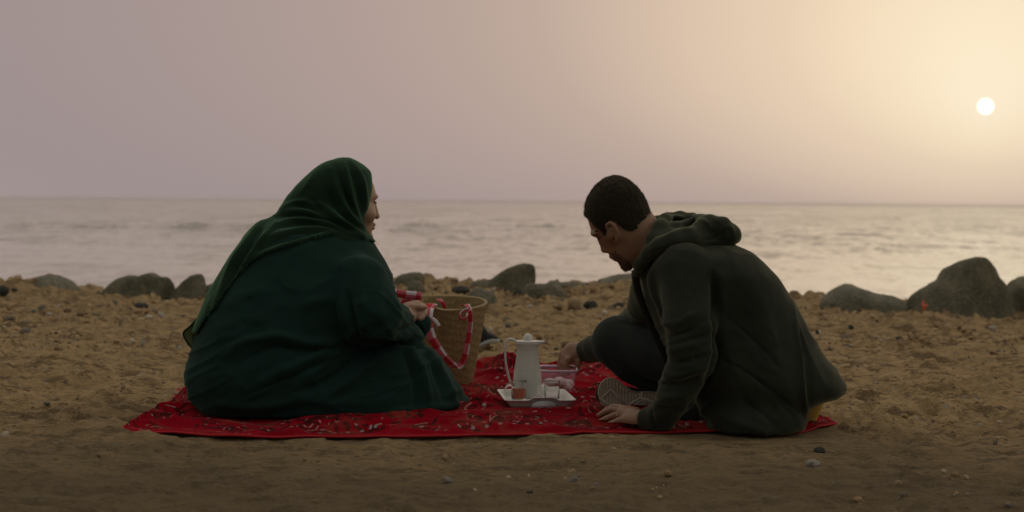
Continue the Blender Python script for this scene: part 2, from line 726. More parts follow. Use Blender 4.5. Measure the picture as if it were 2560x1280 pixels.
def base_h(x, y):
    c = np.interp(x, _cx, _cz)
    up = c * smoothstep(7.5, 12.2, y) + .03 * np.exp(-((y - 12.3) / .5) ** 2) * (fbm(x * 1.3, y * .5, o=3))
    down = -smoothstep(12.7, 19.0, y) * 2.6
    return up + down


_blk = np.array([G0(*p)[:2] for k in ('F',) for p in BL[k]] + [G0(*p)[:2] for p in BL['R'][1:]] +
                [G0(*p)[:2] for p in BL['B'][::-1][1:]] + [G0(*p)[:2] for p in BL['L'][::-1][1:-1]])


def ground_h(x, y):
    n = .014 * fbm(x * 1.6, y * 1.6, o=2) + .008 * fbm(x * 4.6 + 3, y * 5.2, o=2)
    ridg = 1 - np.abs(fbm(x * 5 + 9, y * 8 + 1, o=3, g=.55))
    n += .013 * (ridg - .75)
    n += .008 * ((1 - np.abs(fbm(x * 10 + 31, y * 15, o=2))) ** 3 - .4)
    n += .010 * fbm(x * 18, y * 26 + 5, o=3, g=.6)
    foot = fbm(x * 2.6 + 40, y * 3.0 + 3, o=2)
    n -= .016 * smoothstep(.25, .6, foot) - .008 * smoothstep(.05, .25, foot) * (1 - smoothstep(.25, .45, foot))
    grav = smoothstep(7.5, 10.5, y)
    n += grav * (.015 * fbm(x * 6 + 2, y * 4 + 8, o=3, g=.65) + .010 * fbm(x * 30, y * 22, o=2))
    clod = fbm(x * 9 + 70, y * 9 + 30, o=2)
    n += (.016 + .014 * grav) * smoothstep(.52, .9, clod)
    n = n * (1 - .45 * smoothstep(5.0, 4.7, y))
    sd = -poly_sd(x, y, _blk)                        # positive inside the cloth
    flat = np.maximum(smoothstep(-.06, .08, sd), 1 - smoothstep(.9, 1.25, np.hypot((x - .72) / .30, (y - 4.86) / .24)))
    n = n * (1 - flat) + (-.002 + .002 * fbm(x * 3, y * 3, o=2)) * flat
    return base_h(x, y) + n


def G(px, py):
    """the ground point seen at a pixel, on the real relief"""
    d = ray(px, py)
    t = np.linspace(2.5, 13.5, 900)
    P = CAM + d * t[:, None]
    m = P[:, 2] < base_h(P[:, 0], P[:, 1])
    i = int(np.argmax(m)) if m.any() else len(t) - 80
    return P[i]


ys = [-9, -6, -4, -2.5, -1, 0, 1, 1.8, 2.4, 2.8, 3.1]
y = 3.1
while y < 13.6:
    ys.append(y := y + y * y / (CAM[2] * F) * 1.7)
ys += [13.8, 14.2, 14.8, 15.6, 16.5, 17.5, 19]
ys = np.array(ys)
ts = np.r_[-np.geomspace(.36, 3.2, 46)[::-1][:-1], np.linspace(-.36, .36, 900), np.geomspace(.36, 3.2, 46)[1:]]
YY, TT = np.meshgrid(ys, ts, indexing='ij')
XX = TT * np.maximum(YY, 3.0)
ZZ = np.empty_like(XX)
for r0 in range(0, len(ys), 80):
    ZZ[r0:r0 + 80] = ground_h(XX[r0:r0 + 80], YY[r0:r0 + 80])
nr, nc = XX.shape
ii = (np.arange(nr - 1)[:, None] * nc + np.arange(nc - 1)[None, :]).ravel()
quads = np.stack([ii, ii + 1, ii + nc + 1, ii + nc], 1)
gm = Mat('sand', (.3, .2, .1), .95)
o = gm.obj()
a = gm.noise(o, 1.1, 4)
b = gm.noise(o, 14, 6, .65)
c = gm.noise(o, 160, 3, .7)
col = gm.mix(gm.ramp(a, [(.35, 0.0), (.65, 1.0)]), (.66, .46, .235), (.56, .38, .185))
col = gm.mix(gm.ramp(b, [(.46, 0.0), (.70, 1.0)]), col, (.29, .20, .10))
clump_shade = gm.noise(gm.scale(o, (3.5, 9, 8)), 1.0, 8, .72)
col = gm.mix(gm.ramp(clump_shade, [(.52, 0.0), (.58, .85), (.66, .95)]), col, (.165, .105, .05))      # clump shadows painted into the sand colour as darker brown patches
streak = gm.noise(gm.scale(o, (7, 44, 20)), 1.0, 4, .65)
col = gm.mix(gm.ramp(streak, [(.54, 0.0), (.64, .7)]), col, (.19, .125, .06))
col = gm.mix(gm.ramp(c, [(.45, 0.0), (.72, .75)]), col, (.52, .40, .245))
vor = gm.n('ShaderNodeTexVoronoi', {'Vector': o, 'Scale': 55.0, 'Randomness': 1.0}, 1)
vd = gm.n('ShaderNodeTexVoronoi', {'Vector': o, 'Scale': 55.0, 'Randomness': 1.0}, 0)
sep = gm.n('ShaderNodeSeparateColor', {'Color': vor}, 0)
peb = gm.math('MULTIPLY', gm.math('GREATER_THAN', sep, .86), gm.math('LESS_THAN', vd, .42))
sep2 = gm.n('ShaderNodeSeparateColor', {'Color': vor}, 1)
pebc = gm.ramp(sep2, [(0, (.09, .085, .07)), (.4, (.2, .15, .1)), (.7, (.42, .35, .26)), (1, (.55, .52, .46))])
col = gm.mix(gm.math('MULTIPLY', peb, .8), col, pebc)
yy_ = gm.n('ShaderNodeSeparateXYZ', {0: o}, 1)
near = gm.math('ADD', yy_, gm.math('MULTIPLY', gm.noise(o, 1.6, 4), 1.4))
col = gm.mix(gm.ramp(gm.math('MULTIPLY', near, .1), [(.47, .8), (.62, 0.0)]), col, (.160, .125, .078))     # greyer foreground sand, with vignette darkening painted into the colour
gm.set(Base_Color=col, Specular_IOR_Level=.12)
mid = gm.noise(gm.scale(o, (.7, 1, 1)), 40, 4, .7)
hgt = gm.math('ADD', gm.math('ADD', gm.math('MULTIPLY', b, 1.0), gm.math('MULTIPLY', mid, .6)), gm.math('ADD', gm.math('MULTIPLY', c, .35), gm.math('MULTIPLY', peb, .25)))
gm.set(Normal=gm.bump(hgt, 1.0, .045))
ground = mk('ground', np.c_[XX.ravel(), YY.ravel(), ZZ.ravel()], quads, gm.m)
tag(ground, kind='structure')

# sea
SEA = -1.2
dH = CAM[2] - SEA
ys = [12.0, 16.0, 20.0]
y = 24.0
while y < 420:
    ys.append(y)
    y += max(.12, y * y / (dH * F) * 1.3)
ys = np.array(ys + list(np.geomspace(430, 14000, 40)))
ts = np.r_[-np.geomspace(.36, 3, 24)[::-1][:-1], np.linspace(-.36, .36, 420), np.geomspace(.36, 3, 24)[1:]]
YY, TT = np.meshgrid(ys, ts, indexing='ij')
XX = TT * YY
fade = np.exp(-(YY / 230) ** 2)
ZZ = np.zeros_like(XX)
for lam, amp, dx, sx, wob in ((17, .07, .10, .05, 7), (9, .06, -.16, .09, 4), (5, .04, .25, .16, 3), (3.1, .025, -.3, .22, 2)):
    ph = 2 * np.pi * (YY + dx * XX + wob * fbm(XX * sx * 1.6 + lam, YY * sx + 3, o=2)) / lam
    env = np.clip(.25 + 1.1 * fbm(XX * sx * 1.5 + 11 * lam, YY * sx * 1.2, o=2), 0, 1.4)
    wv = ((np.sin(ph) + 1) / 2) ** 2.2
    ZZ += .6 * amp * env * wv * fade * np.exp(-(YY / (lam * 16)) ** 2)
# two low breaking swells
for yc, x0, x1, amp in ((104, -40, -8, .42), (128, -34, 8, .22), (82, -6, 16, .10), (70, 9, 22, .16), (58, -20, -2, .07), (47, 4, 15, .06)):
    d = YY - yc - 2.5 * fbm(XX * .08, YY * 0, o=2) + XX * .03
    prof = np.exp(-(d / 1.5) ** 2) * (d < 0) + np.exp(-(d / 4) ** 2) * (d >= 0)
    env = smoothstep(x0 - 4, x0 + 4, XX) * (1 - smoothstep(x1 - 4, x1 + 4, XX)) * np.clip(.35 + 1.1 * fbm(XX * .30, YY * .05, o=2), 0, 1.2)
    ZZ += amp * prof * env
nr, nc = XX.shape
ii = (np.arange(nr - 1)[:, None] * nc + np.arange(nc - 1)[None, :]).ravel()
quads = np.stack([ii, ii + 1, ii + nc + 1, ii + nc], 1)
wm = Mat('sea_water', (.235, .24, .205), .10, IOR=1.333)
o = wm.obj()
def slope(sc_, s, d, r):
    c_ = wm.n('ShaderNodeTexNoise', {'Vector': wm.scale(o, sc_), 'Scale': s, 'Detail': d, 'Roughness': r}, 1)
    return wm.n('ShaderNodeVectorMath', {0: c_, 1: (.5, .5, .5)}, operation='SUBTRACT')


def vs(v, k):
    return wm.n('ShaderNodeVectorMath', {0: v, 1: k}, operation='MULTIPLY')


def va(a, b):
    return wm.n('ShaderNodeVectorMath', {0: a, 1: b}, operation='ADD')


geo = wm.n('ShaderNodeNewGeometry', o=1)
yy_ = wm.n('ShaderNodeSeparateXYZ', {0: o}, 1)
rise = wm.n('ShaderNodeMapRange', {'Value': yy_, 'From Min': 45.0, 'From Max': 120.0, 'To Min': .24, 'To Max': 1.0})   # calmer inshore
sl = vs(slope((.25, .5, 1), .55, 3, .6), (.5, .6, 0))
sl = va(sl, vs(slope((.6, 1, 1), 4.0, 3, .6), (.5, .6, 0)))
sl = va(sl, vs(slope((1.6, .45, 1), 1.0, 3, .65), (.08, .9, 0)))
sl = va(sl, vs(slope((4, 1.4, 1), 1.0, 2, .65), (.08, .7, 0)))
for sc3_, lo_, k in (((.45, .10, 1), .53, .15), ((1.2, .32, 1), .54, .14), ((.12, .03, 1), .54, .12), ((.04, .009, 1), .54, .07)):      # patches of steeper chop
    f_ = wm.n('ShaderNodeMapRange', {'Value': wm.noise(wm.scale(o, sc3_), 1.0, 3, .6), 'From Min': lo_, 'From Max': lo_ + .14, 'To Min': 0.0, 'To Max': -k})
    sl = va(sl, wm.n('ShaderNodeCombineXYZ', {1: f_}))
sl = wm.n('ShaderNodeVectorMath', {0: sl, 3: rise}, operation='SCALE')
wm.set(Normal=wm.n('ShaderNodeVectorMath', {0: va(geo, sl)}, operation='NORMALIZE'))
water = mk('sea', np.c_[XX.ravel(), YY.ravel(), ZZ.ravel() + SEA], quads, wm.m)
tag(water, kind='structure')

# the low sun itself
sm = bpy.data.materials.new('sun_glow')
sm.use_nodes = True
sn = sm.node_tree
sn.nodes.clear()
em = sn.nodes.new('ShaderNodeEmission')
em.inputs[0].default_value = (1, .965, .84, 1)
em.inputs[1].default_value = 1.6
mo = sn.nodes.new('ShaderNodeOutputMaterial')
sn.links.new(em.outputs[0], mo.inputs[0])
D_SUN = 30000.0
V, Fc = lathe([(math.sin(t) , -math.cos(t)) for t in np.linspace(.02, math.pi - .02, 20)], 32)
ctr = CAM + SUN_DIR * D_SUN
sun = mk('sun', V * (18.8 / F * D_SUN) + ctr, Fc, sm, loc=ctr)
tag(sun, kind='structure')

# hazy evening air over sand and sea
hzm = bpy.data.materials.new('haze_air')
hzm.use_nodes = True
hn = hzm.node_tree
hn.nodes.clear()
pv = hn.nodes.new('ShaderNodeVolumePrincipled')
pv.inputs['Color'].default_value = (.93, .88, .86, 1)
pv.inputs['Density'].default_value = 0.00013
pv.inputs['Anisotropy'].default_value = 0.55
ho_ = hn.nodes.new('ShaderNodeOutputMaterial')
hn.links.new(pv.outputs[0], ho_.inputs['Volume'])
bx = np.array([(x_, y_, z_) for z_ in (-4.2, 1.4) for y_ in (-14.0, 14600.0) for x_ in (-44000.0, 44000.0)])
hz = mk('haze', bx, [(0, 2, 3, 1), (4, 5, 7, 6), (0, 1, 5, 4), (2, 6, 7, 3), (0, 4, 6, 2), (1, 3, 7, 5)], hzm, smooth=False)
tag(hz, 'thin warm evening haze over the beach and the sea', kind='stuff')

# ------------------------------------------------------------------ boulders, stones, gravel
M_GREY = rockmat('boulder_grey', (.14, .136, .096), (.235, .225, .16), (.33, .315, .235))
M_BROWN = rockmat('boulder_brown', (.115, .108, .070), (.21, .195, .13), (.31, .29, .205))
M_DARK = rockmat('stone_dark', (.06, .062, .055), (.09, .09, .075), (.13, .125, .11), 20)
M_PALE = rockmat('stone_pale', (.50, .46, .38), (.58, .55, .49), (.42, .36, .28), 20)
M_OCHRE = rockmat('stone_ochre', (.34, .24, .13), (.27, .18, .10), (.42, .32, .2), 16)


def boulder(label, top, base_py, Y, thick, m, seed, rough=.05, facets=()):
    """a boulder with the given ridge line, real thickness and a buried foot"""
    top = curve_pts(top, 44)
    P = np.array([S(p, q, Y) for p, q in top])
    zb = S(top[len(top) // 2][0], base_py, Y)[2] - .12
    cx = (P[0, 0] + P[-1, 0]) / 2
    hw = (P[-1, 0] - P[0, 0]) / 2
    V = []
    seg = 26
    for p in P:
        u = np.clip((p[0] - cx) / hw, -1, 1)
        hy = thick * max(.05, (1 - abs(u) ** 2.4)) ** .5
        zt = p[2]
        for q in range(seg):
            a = 2 * math.pi * q / seg
            ca, sa = math.cos(a), math.sin(a)
            yy = Y + hy * np.sign(ca) * abs(ca) ** .75
            zz = (zt + zb) / 2 + (zt - zb) / 2 * np.sign(sa) * abs(sa) ** .62
            V.append((p[0], yy, zz))
    V = np.array(V)
    n = len(P)
    i = np.arange(n - 1)[:, None] * seg + np.arange(seg)[None, :]
    j = np.arange(n - 1)[:, None] * seg + (np.arange(seg)[None, :] + 1) % seg
    Q = np.stack([i, i + seg, j + seg, j], 2).reshape(-1, 4)
    N = normals(V, Q)
    size = max(hw, .1)
    s = 2.2 / size
    dsp = fbm(V[:, 0] * s + seed, V[:, 1] * s, V[:, 2] * s, o=4, g=.55)
    edge = np.abs(fbm(V[:, 0] * s * .6 + seed * 3, V[:, 1] * s * .6, V[:, 2] * s * .9, o=2))
    V = V + N * (rough * 1.5 * size * (dsp * .6 - .7 * np.clip(.18 - edge, 0, 1)))[:, None]
    for (fx, fy, fz), dd in facets:                       # broken faces
        nn = np.array((fx, fy, fz), float); nn /= np.linalg.norm(nn)
        h = (V - np.array([cx, Y, (P[:, 2].max() + zb) / 2])) @ nn - dd * size
        V = V - nn * (np.clip(h, 0, None) * .93)[:, None]
    Fc = [tuple(q) for q in Q] + [tuple(range(seg)), tuple((n - 1) * seg + q for q in range(seg - 1, -1, -1))]
    return tag(mk('boulder', V, Fc, m, loc=(cx, Y, zb)), label, 'rock', 'boulders along the shore')


boulder('smooth rounded grey boulder furthest left, half behind the sandy crest', [(66, 730), (78, 707), (92, 694), (112, 688), (132, 689), (156, 696), (176, 709), (192, 728), (196, 738)], 742, 12.5, .28, M_GREY, 1, .03)
boulder('broad lumpy grey boulder with a small white mark on its top', [(246, 742), (258, 720), (285, 699), (312, 690), (328, 688), (340, 692), (354, 686), (371, 683), (388, 689), (402, 693), (414, 693), (425, 706), (434, 727), (436, 744)], 747, 12.3, .30, M_BROWN, 2, .03, [((-.3, -1, .35), .30), ((.8, -1, .1), .45)])
boulder('pointed cone-shaped pale grey boulder next to the broad lumpy one', [(428, 745), (445, 723), (466, 703), (481, 690), (493, 684), (504, 688), (511, 705), (514, 722), (513, 742)], 744, 12.35, .22, M_GREY, 3, .04, [((.5, -1, .1), .35)])
boulder('small dark boulder just peeking out behind the green headscarf tail', [(500, 738), (511, 719), (526, 710), (546, 711), (562, 737)], 742, 12.6, .16, M_BROWN, 4)
boulder('low dark brown boulder behind the woman\'s elbow, on the crest', [(984, 706), (994, 692), (1010, 685), (1034, 681), (1052, 681), (1060, 691), (1062, 707)], 714, 12.3, .16, M_BROWN, 5, .04)
boulder('small brownish round boulder below the low dark one behind the basket handle', [(1016, 728), (1022, 709), (1035, 700), (1050, 704), (1060, 715), (1064, 731)], 736, 11.3, .13, M_BROWN, 6, .05)
boulder('tall wedge-shaped dark boulder with a long tapering left end', [(1178, 708), (1192, 701), (1210, 701), (1228, 698), (1241, 690), (1256, 678), (1276, 667), (1300, 661), (1324, 660), (1335, 665), (1339, 682), (1337, 707), (1330, 728)], 734, 11.9, .24, M_BROWN, 7, .035, [((.25, -1, .2), .32), ((-.5, -1, .6), .35)])
boulder('flat brown slab of rock at the foot of the wedge-shaped boulder', [(1310, 730), (1315, 713), (1330, 709), (1356, 709), (1386, 711), (1406, 722), (1417, 735)], 738, 11.4, .16, M_BROWN, 8, .05)
boulder('long low grey boulder lying between the wedge-shaped boulder and the man', [(1362, 716), (1372, 703), (1384, 701), (1400, 704), (1450, 705), (1476, 709), (1494, 724)], 728, 12.2, .18, M_GREY, 9, .04)
boulder('long sloping grey boulder right behind the man\'s beard and chest', [(1466, 718), (1498, 703), (1530, 692), (1556, 686), (1580, 684), (1600, 691), (1625, 705), (1640, 722)], 724, 12.3, .24, M_GREY, 10, .04)
boulder('low smooth grey boulder tapering to the right, behind the man\'s back', [(2050, 764), (2068, 741), (2089, 722), (2108, 713), (2124, 712), (2150, 720), (2181, 730), (2211, 738), (2237, 744), (2257, 756), (2268, 774)], 778, 11.7, .28, M_GREY, 11, .03)
big = boulder('biggest boulder, tall and craggy with a sloping left shoulder', [(2274, 775), (2278, 752), (2300, 731), (2340, 712), (2361, 697), (2377, 670), (2400, 655), (2430, 646), (2461, 644), (2486, 656), (2502, 682), (2522, 722), (2545, 780)], 792, 11.6, .34, M_BROWN, 12, .06, [((.6, -1, .1), .38), ((-.55, -1, .5), .34)])
boulder('dark rounded boulder cut off by the right edge of the picture', [(2516, 745), (2528, 712), (2545, 698), (2575, 690), (2612, 700), (2645, 745), (2650, 770)], 778, 12.0, .28, M_BROWN, 13, .04)

_ico = None


def ico(n=2):
    t = (1 + 5 ** .5) / 2
    V = [(-1, t, 0), (1, t, 0), (-1, -t, 0), (1, -t, 0), (0, -1, t), (0, 1, t), (0, -1, -t), (0, 1, -t), (t, 0, -1), (t, 0, 1), (-t, 0, -1), (-t, 0, 1)]
    V = [np.array(v) / np.linalg.norm(v) for v in V]
    Fc = [(0, 11, 5), (0, 5, 1), (0, 1, 7), (0, 7, 10), (0, 10, 11), (1, 5, 9), (5, 11, 4), (11, 10, 2), (10, 7, 6), (7, 1, 8), (3, 9, 4), (3, 4, 2), (3, 2, 6), (3, 6, 8), (3, 8, 9), (4, 9, 5), (2, 4, 11), (6, 2, 10), (8, 6, 7), (9, 8, 1)]
    for _ in range(n):
        cache, F2 = {}, []

        def mid(a, b):
            k = (min(a, b), max(a, b))
            if k not in cache:
                m_ = V[a] + V[b]
                V.append(m_ / np.linalg.norm(m_)); cache[k] = len(V) - 1
            return cache[k]
        for a, b, c in Fc:
            ab, bc, ca = mid(a, b), mid(b, c), mid(c, a)
            F2 += [(a, ab, ca), (b, bc, ab), (c, ca, bc), (ab, bc, ca)]
        Fc = F2
    return np.array(V), Fc


ICO2, ICOF2 = ico(2)


def stone(name, label, px, py, wpx, hpx, m, seed, group=None, depth=.8):
    """a loose stone whose foot stands at the pixel (px, py)"""
    g = G(px, py)
    sx = wpx / 2 / F * g[1]
    sz = hpx / 2 / F * g[1] * 1.15
    V = ICO2 * np.array([1, 1, 1])
    V = V * (1 + .28 * fbm(V[:, 0] * 1.3 + seed, V[:, 1] * 1.3, V[:, 2] * 1.3, o=2))[:, None]
    fl = np.array([math.sin(seed), -1.0, .6]); fl /= np.linalg.norm(fl)
    h = V @ fl - .62
    V = V - fl * (np.clip(h, 0, None) * .8)[:, None]
    V = V * np.array([sx, sx * depth, sz]) + g + np.array([0, sx * depth * .6, sz * .62])
    return tag(mk(name, V, ICOF2, m, loc=g, smooth=True), label, 'stone', group)


st = [
    ('round grey rock standing right behind the rim of the basket', 1197, 777, 92, 58, M_GREY, 21),
    ('small dark stone left of the round grey rock, on the crest', 1153, 733, 42, 19, M_DARK, 22),
    ('dark grey stone lying below the broad lumpy boulder', 350, 772, 36, 17, M_DARK, 23),
    ('small white stone right of the dark grey one on the sand', 379, 800, 16, 13, M_PALE, 24),
    ('white shell-like chip on the sand left of the woman\'s scarf tail', 355, 864, 13, 15, M_PALE, 25),
    ('tiny white pebble nearest the left side of the scarf tail', 431, 827, 9, 8, M_PALE, 26),
    ('flat greenish stone on the sand between the two left boulders', 238, 792, 24, 9, M_GREY, 27),
    ('ochre clod of earth on top of the crest at the far left', 36, 713, 30, 18, M_OCHRE, 28),
    ('ochre clod leaning against the smooth rounded boulder', 84, 716, 22, 20, M_OCHRE, 29),
    ('dark stone cut off by the left edge of the picture', 4, 735, 34, 20, M_DARK, 30),
    ('small dark stone under the ochre clod at the far left', 34, 730, 16, 10, M_DARK, 31),
    ('rounded pale ochre stone in the gravel in front of the man\'s knee', 1438, 777, 38, 28, M_OCHRE, 32),
    ('dark oval stone right of the rounded pale ochre one', 1477, 772, 34, 22, M_DARK, 33),
    ('small black stone under the tall wedge-shaped boulder', 1294, 738, 24, 14, M_DARK, 34),
    ('greenish angular stone in front of the flat slab', 1376, 741, 38, 18, M_GREY, 35),
    ('flat pale slab of stone below the long low boulder', 1425, 730, 34, 12, M_OCHRE, 36),
    ('black angular stone on the sand right of the man\'s back', 2246, 855, 22, 14, M_DARK, 37),
    ('small black stone above the angular one on the right', 2128, 823, 13, 11, M_DARK, 38),
    ('tiny black stone close to the man\'s lower back', 2043, 834, 9, 9, M_DARK, 39),
    ('small dark stone higher up beside the low tapering boulder', 2194, 807, 9, 9, M_DARK, 40),
    ('small dark stone in front of the low tapering boulder', 2148, 781, 14, 9, M_DARK, 41),
    ('greenish grey rock at the left foot of the low tapering boulder', 2068, 772, 34, 22, M_GREY, 42),
    ('flat dark stone in the sand under the biggest boulder', 2406, 783, 26, 9, M_DARK, 43),
    ('dark stone lying in front of the right corner of the cloth', 2051, 1132, 30, 16, M_DARK, 44),
    ('pale lump of stone in the right foreground under the dark one', 2034, 1166, 32, 20, M_PALE, 45),
    ('knobbly pale ochre lump behind the man\'s reaching hand', 1417, 868, 34, 18, M_OCHRE, 46),
    ('small ochre stone at the man\'s chest on the crest', 1586, 727, 22, 14, M_OCHRE, 47),
    ('dark rock beside the man\'s far sleeve in the gravel', 1545, 770, 26, 14, M_DARK, 48),
    ('small grey-green stone in the gravel above the flask', 1268, 805, 20, 12, M_GREY, 49),
    ('dark clod of earth on the raked sand left of the cloth', 222, 938, 26, 14, M_OCHRE, 50),
    ('pale stone chip on the raked sand at the left', 120, 926, 20, 8, M_PALE, 51),
    ('pale round pebble in the left foreground', 60, 1156, 18, 12, M_OCHRE, 52),
    ('knobbly earth lump in the left foreground near the bottom', 262, 1150, 50, 20, M_OCHRE, 53),
    ('dark pebble on the sand just in front of the cloth\'s front edge', 1152, 1093, 16, 9, M_DARK, 54),
    ('small clod in front of the man\'s jacket in the foreground', 1842, 1112, 26, 9, M_OCHRE, 55),
]
for lab, px, py, wp, hp, m, sd_ in st:
    stone('stone', lab, px, py, wp, hp, m, sd_, 'loose stones on the sand')

# the small orange-red scrap in front of the biggest boulder
g = S(2309, 775, 11.0)
pts = [g + np.array([0, 0, 0]), g + np.array([.002, -.01, .022]), g + np.array([-.006, .005, .045]), g + np.array([.003, 0, .066])]
v1 = tube(pts, [.008, .011, .008, .003], 7, 10)
v2 = tube([g + np.array([.004, 0, .02]), g + np.array([.018, -.01, .028]), g + np.array([.021, 0, .044])], [.006, .006, .003], 6, 6)
o = mk('litter_scrap', *join(v1, v2), Mat('orange_plastic', (.75, .12, .05), .5).m, loc=g)
tag(o, 'small bright orange-red scrap standing in front of the biggest boulder', 'litter')

# gravel: uncounted pebbles and crumbs
V0, F0 = ico(0)
GV, GF, GC = [], [], []
PAL = np.array([(.36, .25, .14), (.30, .20, .11), (.42, .31, .18), (.24, .17, .10), (.16, .135, .095), (.19, .17, .14), (.36, .28, .18), (.46, .41, .34), (.32, .22, .12)])
N = 0
for i in range(9500):
    q = rng.random()
    yy = 12.6 - 5.2 * rng.random() ** 1.5 if q < .88 else (7.4 - 4.0 * rng.random() ** .8)
    xx = (rng.random() * 2 - 1) * .40 * yy
    if fbm(np.array([xx * 1.1 + 5]), np.array([yy * 1.1]), o=2)[0] < -.25 + .25 * (yy < 7.4):
        continue
    if poly_sd(np.array([xx]), np.array([yy]), _blk)[0] < .04:
        continue
    r = (.005 + .022 * rng.random() ** 5) * (1.0 if yy > 7.4 else .55)
    GV.append((xx, yy, r)); N += 1
GV = np.array(GV)
gz = ground_h(GV[:, 0], GV[:, 1])
vs, fs, cs = [], [], []
F0 = np.array(F0)
for i, (xx, yy, r) in enumerate(GV):
    A = rng.normal(size=(3, 3)); A, _ = np.linalg.qr(A)
    sc3 = np.array([1.3, 1.0, .8]) * (0.75 + .5 * rng.random(3)) * r
    jit = V0 * (1 + .25 * (rng.random((12, 1)) - .5))
    v = (jit * sc3) @ A.T
    v[:, 2] *= .8
    vs.append(v + np.array([xx, yy, gz[i] + .35 * r]))
    fs.append(F0 + 12 * i)
    cs.append(np.tile(PAL[int(rng.random() ** 1.5 * 9) % 9] * (.8 + .4 * rng.random()), (12, 1)))
pm = Mat('gravel', (.3, .2, .1), .9)
pm.set(Base_Color=pm.n('ShaderNodeVertexColor', layer_name='tint'), Specular_IOR_Level=.2)
o = mk('gravel', np.concatenate(vs), np.concatenate(fs), pm.m, smooth=False, col=np.concatenate(cs))
tag(o, 'loose pebbles and earth crumbs strewn over the sand', kind='stuff')

# ------------------------------------------------------------------ the woman in the green dress and headscarf
M_DRESS = cloth('green_dress_cloth', (.0088, .0275, .0225), (.012, .036, .030), 500, .12, sheen_tint=(.35, .7, .5))
M_SCARF = cloth('green_scarf_cloth', (.0090, .0235, .0135), (.014, .034, .0195), 800, .4, sheen_tint=(.35, .8, .45))
M_SKIN_W = Mat('skin_light_brown', (.40, .25, .165), .5, Subsurface_Weight=.08, Subsurface_Scale=.01).m
M_SKIN_M = Mat('skin_brown', (.27, .145, .085), .5, Subsurface_Weight=.06, Subsurface_Scale=.01).m

woman = thing('person', 'person in a dark green headscarf and dress sitting with one hand on the basket', 'person', G0(760, 1030, .0))

# dress: seated trunk, right arm, folded legs under the skirt
sd = Sdf((-1.10, 4.78, -.01), (0.02, 5.80, .64), .0062)
TORSO = [(541, 700, 850, .05, 5.30), (552, 662, 880, .09, 5.30), (566, 644, 898, .125, 5.30), (590, 624, 918, .16, 5.30), (606, 614, 932, .175, 5.295), (622, 603, 944, .185, 5.29), (645, 587, 958, .20, 5.285), (670, 572, 970, .21, 5.28), (700, 554, 980, .225, 5.27),
         (725, 541, 984, .232, 5.265), (750, 529, 978, .24, 5.26), (800, 509, 945, .255, 5.26), (850, 494, 925, .27, 5.26)]
zloft(sd, TORSO + [(900, 480, 940, .28, 5.26), (925, 474, 950, .285, 5.26),
           (950, 476, 955, .285, 5.26), (975, 482, 955, .28, 5.26), (1000, 494, 950, .27, 5.255), (1020, 508, 940, .25, 5.25), (1040, 540, 930, .22, 5.25), (1062, 590, 920, .17, 5.25)],
      n=2.2, shear=.12, k=.03)
zloft(sd, [(852, 870, 1035, .05, 5.30), (862, 850, 1058, .09, 5.30), (880, 800, 1082, .14, 5.30), (900, 760, 1098, .17, 5.30), (920, 740, 1112, .19, 5.30), (950, 720, 1132, .215, 5.30),
           (980, 720, 1149, .225, 5.30), (1008, 720, 1163, .23, 5.30), (1045, 720, 1172, .23, 5.30)], n=2.3, shear=.42, k=.06)
sd.cap(S(905, 705, 5.13), S(925, 785, 5.09), .082, .094, k=.05)
sd.cap(S(925, 795, 5.09), S(988, 806, 5.34), .084, .060, k=.03)
sd.cap(S(985, 835, 5.25), S(1036, 840, 5.38), .035, .026, k=.03)
sd.cap(S(860, 650, 5.46), S(960, 800, 5.60), .08, .07, k=.03)
sd.cap(S(960, 800, 5.60), S(1040, 810, 5.56), .07, .05, k=.03)
sd.cut_below(.014)
V, Q = sd.mesh(2)
FD = [  # waist, lap and sleeve creases
    ([(545, 905), (590, 868), (640, 848), (700, 842), (770, 858), (830, 856), (886, 838)], .010, 11),
    ([(600, 910), (680, 868), (760, 874), (830, 872), (895, 845)], -.010, 9),
    ([(640, 962), (720, 920), (800, 888), (880, 858)], .009, 10), ([(650, 975), (740, 935), (815, 905), (893, 862)], -.009, 8),
    ([(735, 965), (790, 925), (840, 890), (900, 858)], .010, 9), ([(760, 985), (830, 940), (885, 895), (912, 862)], -.011, 9),
    ([(800, 1000), (870, 955), (930, 905), (950, 872)], .009, 10),
    ([(872, 735), (876, 775), (884, 810), (897, 852)], -.015, 8), ([(866, 715), (858, 760), (866, 815)], .007, 12),
    ([(895, 850), (940, 862), (1000, 858), (1060, 868)], -.022, 8), ([(840, 745), (790, 752), (750, 770)], .005, 12),
    ([(912, 690), (905, 730), (912, 775)], .006, 10), ([(950, 700), (944, 760), (955, 810)], .006, 12),
    ([(960, 850), (1010, 838), (1050, 812)], .007, 7), ([(975, 828), (1015, 820), (1042, 800)], -.006, 6), ([(930, 845), (985, 812), (1012, 778)], .005, 9),
    ([(1020, 868), (1050, 920), (1068, 985), (1072, 1030)], .010, 10), ([(1005, 870), (1030, 930), (1040, 990), (1040, 1035)], -.008, 9),
    ([(1075, 880), (1112, 940), (1135, 1000), (1140, 1028)], .007, 9), ([(1060, 880), (1095, 945), (1110, 1010)], -.007, 8),
    ([(940, 872), (985, 868), (1040, 876)], .008, 8),
    ([(540, 1010), (620, 1020), (720, 1005), (810, 975)], .006, 12), ([(560, 1032), (660, 1040), (780, 1018)], -.006, 10),
    ([(940, 1048), (1000, 1028), (1080, 1022), (1160, 1012)], .008, 9), ([(900, 640), (870, 660), (830, 668)], .004, 12),
    ([(560, 760), (620, 735), (700, 728)], .0035, 14), ([(540, 830), (600, 800), (690, 792)], .0035, 14), ([(760, 1000), (880, 1010), (980, 995)], .005, 14),
]
V = folds(V, Q, [(a_, b_ * 1.6, c_) for a_, b_, c_ in FD])
N = normals(V, Q)
